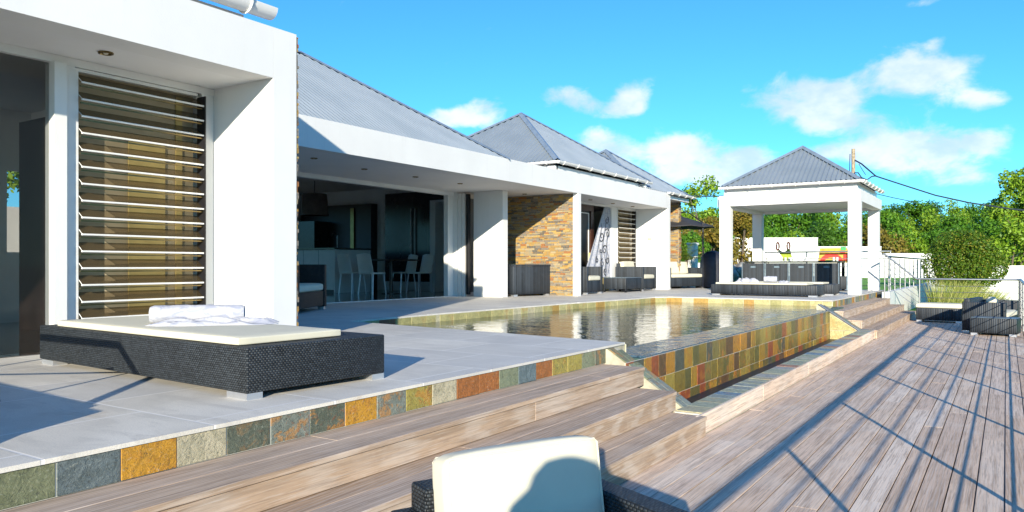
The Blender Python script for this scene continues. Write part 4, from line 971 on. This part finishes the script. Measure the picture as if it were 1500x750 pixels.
fl_ = thing('printed_cooler', 'yellow and red printed soft cooler leaning behind the right of the bar table', 'cooler', (-4.7, 26.45, .85))
b = MB(); b.prism([(-5.2, .86), (-4.22, .86), (-4.33, 1.34), (-5.14, 1.34)], 'y', 26.42, 26.60); b.obj('body', 'yellow', fl_)
b = MB(); arc = [(-4.78+.36*math.cos(a), .87+.30*math.sin(a)) for a in [math.pi*k/16 for k in range(17)]]+[(-4.78+.22*math.cos(a), .87+.17*math.sin(a)) for a in [math.pi*(16-k)/16 for k in range(17)]]
b.prism(arc, 'y', 26.408, 26.419); b.obj('print_patch', 'red', fl_); b = MB(); b.prism([(-4.5, 1.26), (-4.34, 1.26), (-4.34, 1.38), (-4.5, 1.38)], 'y', 26.405, 26.419); b.prism([(-4.95, .87), (-4.62, .87), (-4.62, .95), (-4.95, .95)], 'y', 26.40, 26.407); b.obj('print_patch', 'green', fl_)
b = MB(); b.prism([(-4.42, .95), (-4.28, .93), (-4.30, 1.16), (-4.42, 1.12)], 'y', 26.408, 26.418); b.prism([(-4.52, 1.18), (-4.36, 1.18), (-4.40, 1.25), (-4.5, 1.25)], 'y', 26.404, 26.418); b.obj('print_patch', 'red', fl_)

# ================================================================== garden objects beyond the house
cv = thing('covered_grill', 'tall domed barbecue under a navy canvas cover beside the left gazebo column', 'grill', (-8.45, 25.6, 0))
b = MB(); n = 14; vs = []; prof = [(0, 0), (.02, .5), (.04, .85), (.12, 1.08), (.25, 1.20), (.42, 1.24)]
b.lathe([(.46, 0), (.44, .5), (.43, .85), (.36, 1.08), (.24, 1.2), (.05, 1.25)], (-8.45, 25.6, .03), 18); b.obj('cover', 'canvasdark', cv, smooth=True)
for dx in (-.3, .3): f = MB(); f.lathe([(.05, 0), (.05, .05)], (-8.45+dx, 25.4, 0), 10); f.obj('caster', 'dark', cv)
um = thing('parasol', 'open charcoal cantilever parasol on a thin dark pole beyond the villa', 'parasol', (-8.75, 25.45, 0))
b = MB(); b.lathe([(.25, 0), (.25, .05), (.03, .06), (.028, 2.25)], (-8.75, 25.45, 0), 14); b.obj('pole', 'dark', um, smooth=True)
b = MB(); cxx, cyy = -10.0, 25.9; vs = [(cxx, cyy, 2.62)]+[(cxx+1.45*math.cos(a), cyy+1.45*math.sin(a), 2.16-.04*(k % 2)) for k, a in enumerate([2*math.pi*k/16 for k in range(16)])]; vs += [(x, y, z-.03) for x, y, z in vs]
b.add(vs, [(0, 1+k, 1+(k+1) % 16) for k in range(16)]+[(17, 18+(k+1) % 16, 18+k) for k in range(16)]+[(1+k, 18+k, 18+(k+1) % 16, 1+(k+1) % 16) for k in range(16)]); b.obj('canopy', 'parasol', um)
b = MB(); b.tube([(-8.75, 25.45, 2.25), (-9.4, 25.7, 2.66), (cxx, cyy, 2.64)], .022, 8); b.obj('arm', 'dark', um)
po = thing('planter', 'blue grey square zinc planter with a small palm past the end of villa', 'planter', (-9.55, 26.0, 0))
b = MB(); b.rbox(-.24, .24, -.24, .24, .10, .62, .012); b.prism([(-.2, -.2), (.2, -.2), (.2, .2), (-.2, .2)], 'z', 0, .099); b.obj('pot', 'zinc', po, world=False)
b = MB(); b.box(-.21, .21, -.21, .21, .60, .63); b.obj('soil', 'soil', po, world=False)
def palm(label, loc, h, n, L):
    t = thing('palm_plant', label, 'plant', loc); b = MB()
    b.tube([(0, 0, 0), (.02, 0, h*.5), (.03, .02, h)], [.05, .04, .035], 8); b.obj('stem', 'bark', t, smooth=True, world=False)
    f = MB()
    for k in range(n):
        a = k*2.4+random.uniform(-.3, .3); el = random.uniform(.2, 1.25)
        pts = [Vector((0, 0, h))]; d = Vector((math.cos(a)*math.cos(el), math.sin(a)*math.cos(el), math.sin(el)))
        for q in range(7): pts.append(pts[-1]+d*L/7); d = (d+Vector((0, 0, -.17))).normalized()
        for q in range(7):
            s_ = (pts[q+1]-pts[q]).normalized().cross(Vector((0, 0, 1))).normalized()
            for sg in (-1, 1):
                for e in (0, .5):
                    p = pts[q].lerp(pts[q+1], e); tip = p+s_*sg*L*.30*(1-.09*q)+(pts[q+1]-pts[q])*.8-Vector((0, 0, .05)); w_ = (pts[q+1]-pts[q])*.28
                    f.add([p, p+w_, tip], [(0, 1, 2)])
    f.obj('fronds', 'palm', t, world=False); return t
palm('small palm with arching fronds growing in the zinc planter', (-9.55, 26.0, .63), .35, 16, .95)
wp = thing('gate_post', 'slim white rendered garden post behind the zinc planter', 'post', (-10.4, 29.05, -.03)); b = MB(); b.rbox(-.16, .16, -.16, .16, 0, 1.62, .01); b.obj('shaft', 'white', wp, world=False); b = MB(); b.rbox(-.19, .19, -.19, .19, 1.622, 1.70, .01); b.obj('cap', 'white', wp, world=False)
def wall(label, x0, x1, ytop, d0, d1, zb, name='garden_wall', th=.2):
    a, b_ = at(x0, d0, zb), at(x1, d1, zb); zt0 = at(x0, d0, y=ytop).z; d = (b_-a).normalized(); n = Vector((-d.y, d.x, 0))*th
    L = (b_-a).length; t = thing(name, label, 'wall', tuple(a), math.atan2(d.y, d.x))
    m = MB(); m.rbox(0, L, 0, th, 0, zt0-zb-.05, .006, 1); m.obj('wall_body', 'white', t, world=False); m = MB(); m.rbox(-.02, L+.02, -.02, th+.02, zt0-zb-.049, zt0-zb, .01, 1); m.obj('wall_coping', 'white2', t, world=False); return t
wall('tallest white garden wall section beyond the bar table at the far side of lawn', 1060, 1198, 348, 50, 50, -.5)
wall('middle height white garden wall section right of the tallest section', 1198, 1291, 361, 50.2, 50.2, -.5)
wall('lower white garden wall section beyond the lawn railing, half in tree shade', 1291, 1400, 371, 50.4, 50.4, -.5)
wall('white boundary wall behind the sofa at the right edge of the garden', 1415, 1640, 389, 30, 31, -1.3)
wall('low white wall behind the zinc planter and the parasol pole', 960, 1032, 385, 33, 33, -.1)
for k, (x, y, r) in enumerate([(1085, 391, .42), (1075, 396, .35), (1062, 388, .4), (1092, 399, .25)]):
    p = at(x, 36, y=y); bm = bmesh.new(); bmesh.ops.create_icosphere(bm, subdivisions=3, radius=r)
    for q in bm.verts:
        c = q.co; s_ = 1+.18*math.sin(c.x*9/r*.4+k)+.12*math.sin(c.y*13/r*.4+c.z*7/r*.4); q.co = Vector((c.x*1.3*s_, c.y*s_, c.z*.9*s_))
    m = MB(); bm.verts.index_update(); m.add([q.co[:] for q in bm.verts], [[q.index for q in f.verts] for f in bm.faces]); bm.free()
    o = m.obj('boulder', 'rock', smooth=True, angle=50); o.location = (p.x, p.y, max(.05, p.z-.2))
    tag(o, ['largest grey boulder left of the bar table on the lawn', 'grey boulder lowest beside the largest one', 'grey boulder just right of the left gazebo column', 'smallest grey boulder at the foot of the group'][k], 'boulder', 'boulders behind the gazebo')

# ---- foliage
def leaf_cloud(mb, blobs, n, size, rnd, flat=.5, shell=.55, rag=1.0):
    tot = sum(b[3]**2 for b in blobs)
    for (cx, cy, cz, r, sq) in blobs:
        for _ in range(int(n*r*r/tot)):
            d = Vector((rnd.gauss(0, 1), rnd.gauss(0, 1), rnd.gauss(0, 1))).normalized()
            rr = r*(shell+(1-shell)*rnd.random()**.5)*(1+rag*(.16*math.sin(d.x*5+cx*3)+.14*math.sin(d.y*6+d.z*5+cy*2)))
            p = Vector((cx, cy, cz))+Vector((d.x*rr, d.y*rr, d.z*rr*sq))
            s_ = size*rnd.uniform(.6, 1.3); nrm = (d*.6+Vector((rnd.gauss(0, .6), rnd.gauss(0, .6), rnd.gauss(0, .5)+.35))).normalized()
            a = nrm.cross(Vector((rnd.gauss(0, 1), rnd.gauss(0, 1), rnd.gauss(0, 1)))).normalized(); b = nrm.cross(a)
            mb.add([p-a*s_, p-b*s_*flat, p+a*s_, p+b*s_*flat], [(0, 1, 2, 3)])
def make_tree(name, label, seed, h, w_, mat, n=2600, size=.24, trunk=.4, nb=13, grp=None, cat='tree', loose=False):
    rnd = random.Random(seed); t = thing(name, label, cat, (0, 0, 0), 0, grp)
    blobs = []
    for k in range(nb):
        a = rnd.uniform(0, 6.28); q = rnd.random()**.5*w_*.40; z = h*rnd.uniform(trunk+.08, .86); r = w_*rnd.uniform(.09, .19)*(0.75 if loose else 1)
        q *= 1.0 if z < h*.7 else .6
        blobs.append((q*math.cos(a), q*math.sin(a), z, r, .8))
    blobs.append((0, 0, h*.88, w_*.16, .8))
    tm = MB(); base = w_*.022
    tm.tube([(0, 0, -.3), (.05*w_*.2, 0, h*trunk*.6), (0, .03*w_, h*trunk)], [base*1.3, base, base*.8], 8)
    for b in blobs[:9]: tm.tube([(0, .03*w_, h*trunk*rnd.uniform(.6, 1)), (b[0]*.5, b[1]*.5, (h*trunk+b[2])/2), (b[0], b[1], b[2])], [base*.6, base*.4, base*.12], 6)
    tm.obj('trunk', 'bark', t, smooth=True, world=False)
    cm = MB(); leaf_cloud(cm, blobs, n, size, rnd, .55, .45 if not loose else .2); cm.obj('crown', mat, t, world=False)
    return t
protos = [make_tree('broadleaf_tree', 'proto', 11, 7, 7, 'leafA', 5200, .15, .28, 20), make_tree('broadleaf_tree', 'proto', 12, 7, 6.6, 'leafB', 5200, .145, .26, 18), make_tree('broadleaf_tree', 'proto', 13, 7, 7, 'leafD', 5200, .15, .26, 20),
          make_tree('broadleaf_tree', 'proto', 14, 6, 7, 'leafC', 4600, .14, .22, 20), make_tree('broadleaf_tree', 'proto', 15, 7, 8, 'leafA', 5600, .15, .2, 22)]
PH = [7, 7, 7, 6, 7]; used = [False]*5
kinds = ['mid green rounded tree', 'bright green leafy tree', 'dark green dense tree', 'olive brown scrubby tree', 'wide spreading green tree']
rnd = random.Random(5)
def put_tree(x, ytop, d, kind, label, zb=None, grp='trees on the hillside', wide=1.0):
    p = at(x, d, 0); zb = hill_z(p.x, p.y)-.2 if zb is None else zb; zt = CZ+(HZ-ytop)/FOC*d; s_ = max(.25, (zt-zb)/PH[kind]/.97)
    pr = protos[kind]
    if not used[kind]: o = pr; used[kind] = True
    else: o = copy_tree(pr)
    o.location = (p.x, p.y, zb); o.rotation_euler = (0, 0, rnd.uniform(0, 6.28)); o.scale = (s_*wide, s_*wide, s_)
    tag(o, label, 'tree', grp); return o
rows = []
for x, yt in [(985, 318), (1018, 326), (1055, 322), (1092, 330), (1128, 322), (1164, 330), (1200, 324), (1236, 332), (1272, 338), (1306, 342), (1338, 335), (1372, 330), (1408, 326), (1446, 330), (1482, 322), (1516, 318)]: rows.append((x, yt+rnd.uniform(-7, 13), 58+rnd.uniform(-3, 5), 0))
for x, yt in [(970, 306), (1006, 305), (1044, 310), (1080, 305), (1118, 308), (1150, 304), (1186, 308), (1222, 304), (1258, 318), (1296, 308), (1330, 316), (1362, 312), (1398, 310), (1432, 312), (1464, 306), (1500, 296), (1536, 290)]: rows.append((x, yt+rnd.uniform(-7, 9), 76+rnd.uniform(-6, 6), 1))
for x, yt in [(1288, 304), (1314, 302), (1340, 297), (1366, 292), (1394, 296), (1422, 299), (1450, 300), (1478, 294), (1508, 284), (1130, 300), (1180, 298), (1090, 298)]: rows.append((x, yt+rnd.uniform(-3, 4), 98+rnd.uniform(-5, 6), 2))
words = {0: 'nearest the garden wall', 1: 'midway up the hillside', 2: 'on the hill crest'}
def spot(x):
    if x < 1052: return 'left of the gazebo'
    if x < 1125: return 'seen past the left gazebo columns'
    if x < 1200: return 'framed above the bar table'
    if x < 1262: return 'behind the right gazebo column'
    if x < 1345: return 'above the lawn railing'
    if x < 1420: return 'above the clipped bush'
    return 'at the right edge of the view'
for i, (x, yt, d, r_) in enumerate(rows):
    k = rnd.choice([0, 1, 2, 4, 0, 1, 3 if x > 1240 or r_ == 0 else 4])
    put_tree(x, yt, d, k, f'{kinds[k]} {words[r_]}, {spot(x)}', wide=rnd.uniform(.85, 1.15))
# individual trees nearer
def place(o, x, d, zb): p = at(x, d, zb); o.location = p; return o
place(make_tree('tall_tree', 'tall bright tree with open sunlit crown at the far right edge', 31, 9.0, 6.4, 'leafB', 9000, .15, .25, 26, None, 'tree', False), 1500, 66, .6)
place(make_tree('airy_tree', 'airy tree with sky gaps between villa roof and gazebo', 33, 6.6, 5.6, 'leafB', 4200, .10, .25, 18, None, 'tree', True), 1035, 46, -.3)
place(make_tree('golden_shrub', 'tall golden bronze shrub behind the left gazebo columns', 34, 3.9, 3.6, 'leafGold', 9000, .075, .08, 18, None, 'shrub'), 1085, 39, -.1)
place(make_tree('golden_shrub', 'golden green shrub between the parasol pole and left gazebo column', 35, 3.4, 2.8, 'leafGold', 6000, .075, .08, 16, None, 'shrub'), 1040, 38, -.1)
place(make_tree('green_shrub', 'deep green shrub under the parasol past the villa', 36, 2.4, 2.4, 'leafA', 4200, .07, .08, 14, None, 'shrub'), 1012, 35, -.1)
def bush(label, seed, x, d, zb, rx, h, mat, n, size):
    rnd = random.Random(seed); t = thing('clipped_bush', label, 'bush'); cm = MB()
    blobs = [(0, 0, h*.5, h*.40, 1.0), (-rx*.42, 0, h*.45, h*.36, 1.0), (rx*.45, 0, h*.42, h*.35, .95), (0, rx*.4, h*.45, h*.4, 1), (0, -rx*.4, h*.42, h*.36, 1), (rx*.22, -rx*.2, h*.66, h*.28, 1), (-rx*.25, -.1, h*.66, h*.3, 1), (rx*.68, -rx*.1, h*.40, h*.24, 1)]
    leaf_cloud(cm, blobs, n, size, rnd, .55, .78, .35); cm.obj('crown', mat, t, world=False)
    tm = MB()
    for k in range(5): a = k*1.3; tm.tube([(.08*math.cos(a), .08*math.sin(a), -.1), (.3*math.cos(a), .3*math.sin(a), h*.3), (.6*math.cos(a), .6*math.sin(a), h*.6)], [.05, .035, .015], 6)
    tm.obj('trunk', 'bark', t, smooth=True, world=False); return place(t, x, d, zb)
bush('big rounded bush with green and bronze leaves behind the deck railing', 41, 1412, 27.5, -.30, 1.12, 2.5, 'leafBush', 24000, .042)
# ornamental grasses
def grass(label, seed, x, d, zb, h, r, n=420):
    rnd = random.Random(seed); t = thing('ornamental_grass', label, 'grass', (0, 0, 0), 0, 'ornamental grasses behind the deck railing'); b = MB()
    for _ in range(n):
        a = rnd.uniform(0, 6.28); q = rnd.random()**.5*r*.45; p = Vector((q*math.cos(a), q*math.sin(a), 0)); out = Vector((math.cos(a), math.sin(a), 0))*rnd.uniform(.1, .8)+Vector((.38, .1, 0))
        L = h*rnd.uniform(.6, 1.15); d_ = (Vector((0, 0, 1))+out*.35).normalized(); s_ = d_.cross(Vector((rnd.gauss(0, 1), rnd.gauss(0, 1), 0))).normalized()*rnd.uniform(.008, .016); pts = [p]
        for k in range(4): pts.append(pts[-1]+d_*L/4); d_ = (d_+out*.22-Vector((0, 0, .06))).normalized()
        vs = []
        for k, q_ in enumerate(pts): vs += [q_-s_*(1-k/4.3), q_+s_*(1-k/4.3)]
        b.add(vs, [(2*k, 2*k+1, 2*k+3, 2*k+2) for k in range(4)])
    b.obj('blades', 'blade', t, world=False); return place(t, x, d, zb)
gl_ = ['arching grass clump with pale plumes nearest the retaining wall', 'arching grass clump just right of the one by the retaining wall', 'tall arching grass clump in the middle of the grass bed', 'tall grass clump under the left side of the big bush',
       'arching grass clump under the right side of the big bush', 'short grass clump directly behind the ottoman', 'arching grass clump between ottoman and far deck sofa', 'low grass clump beside the deck corner post', 'arching grass clump at the back of the bed against the bush']
for k, (x, d, h, r) in enumerate([(1378, 25.4, .80, .8), (1386, 24.0, .95, .9), (1404, 24.3, 1.1, 1.0), (1420, 24.2, 1.05, 1.0), (1440, 24.6, .95, .9), (1376, 22.9, .5, .6), (1415, 22.5, .75, .9), (1490, 22.8, .5, .6), (1385, 25.6, 1.15, 1.1)]):
    grass(gl_[k], 60+k, x, d, -.85, h, r, 520)

# utility pole and overhead cables
up_ = thing('utility_pole', 'weathered timber utility pole rising behind the gazebo roof', 'utility pole', tuple(at(1249, 58, -.5)))
zt = at(1249, 58, y=218).z+.5
b = MB(); b.tube([(0, 0, 0), (.05, 0, zt)], [.19, .13], 10); b.obj('shaft', 'pole', up_, smooth=True, world=False)
b = MB(); b.tube([(-.28, -.2, zt-2.1), (.3, -.2, zt-2.0)], .06, 6); b.tube([(-.16, -.15, zt-.4), (-.2, -.15, zt-2.0)], .03, 5); b.obj('bracket', 'dark', up_, world=False)
def cablepx(pts, d0, d1, r, label):
    ps = [at(x, d0+(d1-d0)*k/(len(pts)-1), y=y) for k, (x, y) in enumerate(pts)]; b = MB(); b.tube(ps, r, 6); return tag(b.obj('power_cable', 'cable', smooth=True), label, 'cable')
cablepx([(1251, 234), (1262, 240), (1283, 258), (1320, 270), (1370, 286), (1420, 297), (1480, 306), (1540, 312)], 58, 50, .055, 'thick black power cable sweeping from the utility pole to the right')
cablepx([(1247, 262), (1252, 253), (1257, 253), (1262, 260), (1270, 263.5), (1277, 258.5), (1284, 257.5)], 57.8, 57, .05, 'short looping black cable hanging from the utility pole bracket')
cablepx([(1258, 240), (1264, 250), (1268, 256)], 58, 58, .025, 'thin wire stub dangling beside the utility pole')
cablepx([(1284, 284), (1310, 290), (1340, 296)], 58, 62, .03, 'thin grey wire leaving the gazebo roof towards the trees')
cablepx([(1010, 287), (1040, 287.5), (1066, 287)], 44, 44, .035, 'dark wire strung between villa roof and gazebo')

# small walled patio seen through the front room's rear opening
pw = MB(); pw.box(-16.2, -16, 5.3, 8.7, -.9, 1.9); tag(pw.obj('patio_wall', 'white'), 'white patio wall glimpsed through the dark front room', 'wall')
bush_ = make_tree('patio_shrub', 'leafy shrub above the patio wall glimpsed through the front room', 45, 3.4, 2.6, 'leafB', 2500, .09, .1, 12, None, 'shrub'); bush_.location = (-17.6, 7.6, -.3)

# ================================================================== the photographer, whose shadow falls on the chair cushion
def skinned(name, pts, edges, mat, parent, root=0, sub=2):
    me = bpy.data.meshes.new(name); me.from_pydata([p[:3] for p in pts], edges, []); o = bpy.data.objects.new(name, me); COL.objects.link(o)
    md = o.modifiers.new('skin', 'SKIN'); sv = me.skin_vertices[0].data
    for k, p in enumerate(pts): sv[k].radius = (p[3], p[4] if len(p) > 4 else p[3]); sv[k].use_root = (k == root)
    o.modifiers.new('sub', 'SUBSURF').levels = sub
    dg = bpy.context.evaluated_depsgraph_get(); me2 = bpy.data.meshes.new_from_object(o.evaluated_get(dg)); bpy.data.objects.remove(o)
    me2.name = name; me2.materials.clear(); me2.materials.append(M[mat]); me2.polygons.foreach_set('use_smooth', [True]*len(me2.polygons))
    o = bpy.data.objects.new(name, me2); COL.objects.link(o); o.parent = parent; return o
pp = at(700, -.34, ZD); S_, C_ = math.sin(YAW), math.cos(YAW)
pp = Vector((-S_*-.34+C_*-.20, C_*-.34+S_*-.20, ZD))
pe_ = thing('person', 'person in blue shirt and khaki shorts photographing from the deck in front of the armchair', 'person', tuple(pp), YAW)
P_ = [(0, 0, .78, .125, .10), (0, .01, .95, .115, .09), (0, .01, 1.10, .135, .10), (0, .0, 1.20, .10, .08), (0, .02, 1.27, .05), (0, .05, 1.34, .07, .085), (0, .05, 1.42, .075, .092), (0, .04, 1.47, .055, .07),
      (-.16, .0, 1.17, .055), (-.24, .08, .98, .042), (-.10, .24, 1.10, .034), (-.04, .29, 1.20, .028, .02), (.16, 0, 1.17, .055), (.26, .10, .98, .042), (.20, .24, 1.12, .034), (.19, .29, 1.22, .028, .02),
      (-.095, 0, .70, .082), (-.10, .01, .40, .058), (-.11, -.02, .09, .038), (-.12, .12, .04, .035, .025), (.095, 0, .70, .082), (.10, .01, .40, .058), (.11, -.02, .09, .038), (.12, .12, .04, .035, .025), (0, .135, 1.375, .014)]
E_ = [(0, 1), (1, 2), (2, 3), (3, 4), (4, 5), (5, 6), (6, 7), (3, 8), (8, 9), (9, 10), (10, 11), (3, 12), (12, 13), (13, 14), (14, 15), (0, 16), (16, 17), (17, 18), (18, 19), (0, 20), (20, 21), (21, 22), (22, 23), (5, 24)]
for hb_, sg in ((11, 1), (15, -1)):
    h = P_[hb_]
    for q in range(4):
        a = len(P_); P_ += [(h[0]+sg*(-.025+.017*q), h[1]+.03, h[2]+.03, .0085), (h[0]+sg*(-.03+.022*q)+sg*.01, h[1]+.045, h[2]+.065-.006*abs(q-1), .0075)]; E_ += [(hb_, a), (a, a+1)]
    a = len(P_); P_ += [(h[0]+sg*.035, h[1]-.005, h[2]+.015, .010), (h[0]+sg*.05, h[1]+.02, h[2]+.045, .008)]; E_ += [(hb_, a), (a, a+1)]
skinned('body', P_, E_, 'skin', pe_)
skinned('shirt', [(0, 0, .80, .150, .125), (0, .01, .95, .140, .115), (0, .01, 1.10, .158, .122), (0, .0, 1.19, .120, .10), (0, .015, 1.24, .07), (-.16, 0, 1.17, .075), (-.215, .05, 1.04, .066), (.16, 0, 1.17, .075), (.22, .06, 1.04, .066)],
        [(0, 1), (1, 2), (2, 3), (3, 4), (3, 5), (5, 6), (3, 7), (7, 8)], 'shirt', pe_)
skinned('shorts', [(0, 0, .82, .148, .122), (0, 0, .74, .140, .12), (-.098, 0, .66, .102), (-.105, .01, .46, .090), (.098, 0, .66, .102), (.105, .01, .46, .090)], [(0, 1), (1, 2), (2, 3), (1, 4), (4, 5)], 'shorts', pe_)
skinned('hair', [(0, .025, 1.36, .066, .075), (0, .03, 1.43, .084, .098), (0, .035, 1.485, .062, .075)], [(0, 1), (1, 2)], 'hair', pe_)

hm = MB(); hm.lathe([(.215, -.06), (.20, -.035), (.150, .02), (.135, .07), (.10, .115), (.05, .135), (.004, .138)], (0, .02, 1.40), 24)
hm.obj('sun_hat', 'shorts', pe_, smooth=True, world=False)  # brimmed hat added to widen the head shadow on the cushion

ts_ = thing('shadow_frame', 'unseen dark rod frame added left of the view to cast thin chair shadows', 'shadow frame', (-4.71, 1.34, 0))  # unseen rods added and bent to throw the thin shadows of a chair
t = MB(); t.tube([(-3.407, 1.193, 0.0), (-4.219, 1.023, 0.75), (-5.667, 1.053, 0.75)], .028, 8); t.tube([(-5.667, 1.053, 0.75), (-5.667, 1.053, 0)], .022, 8); t.obj('frame', 'dark', ts_, smooth=True)
t = MB(); t.tube([(-4.778, 2.001, 0.0), (-4.717, 1.892, 0.34)], .014, 6); t.tube([(-4.717, 1.892, 0.34), (-5.667, 1.053, .34)], .010, 6); t.obj('brace', 'dark', ts_, smooth=True)
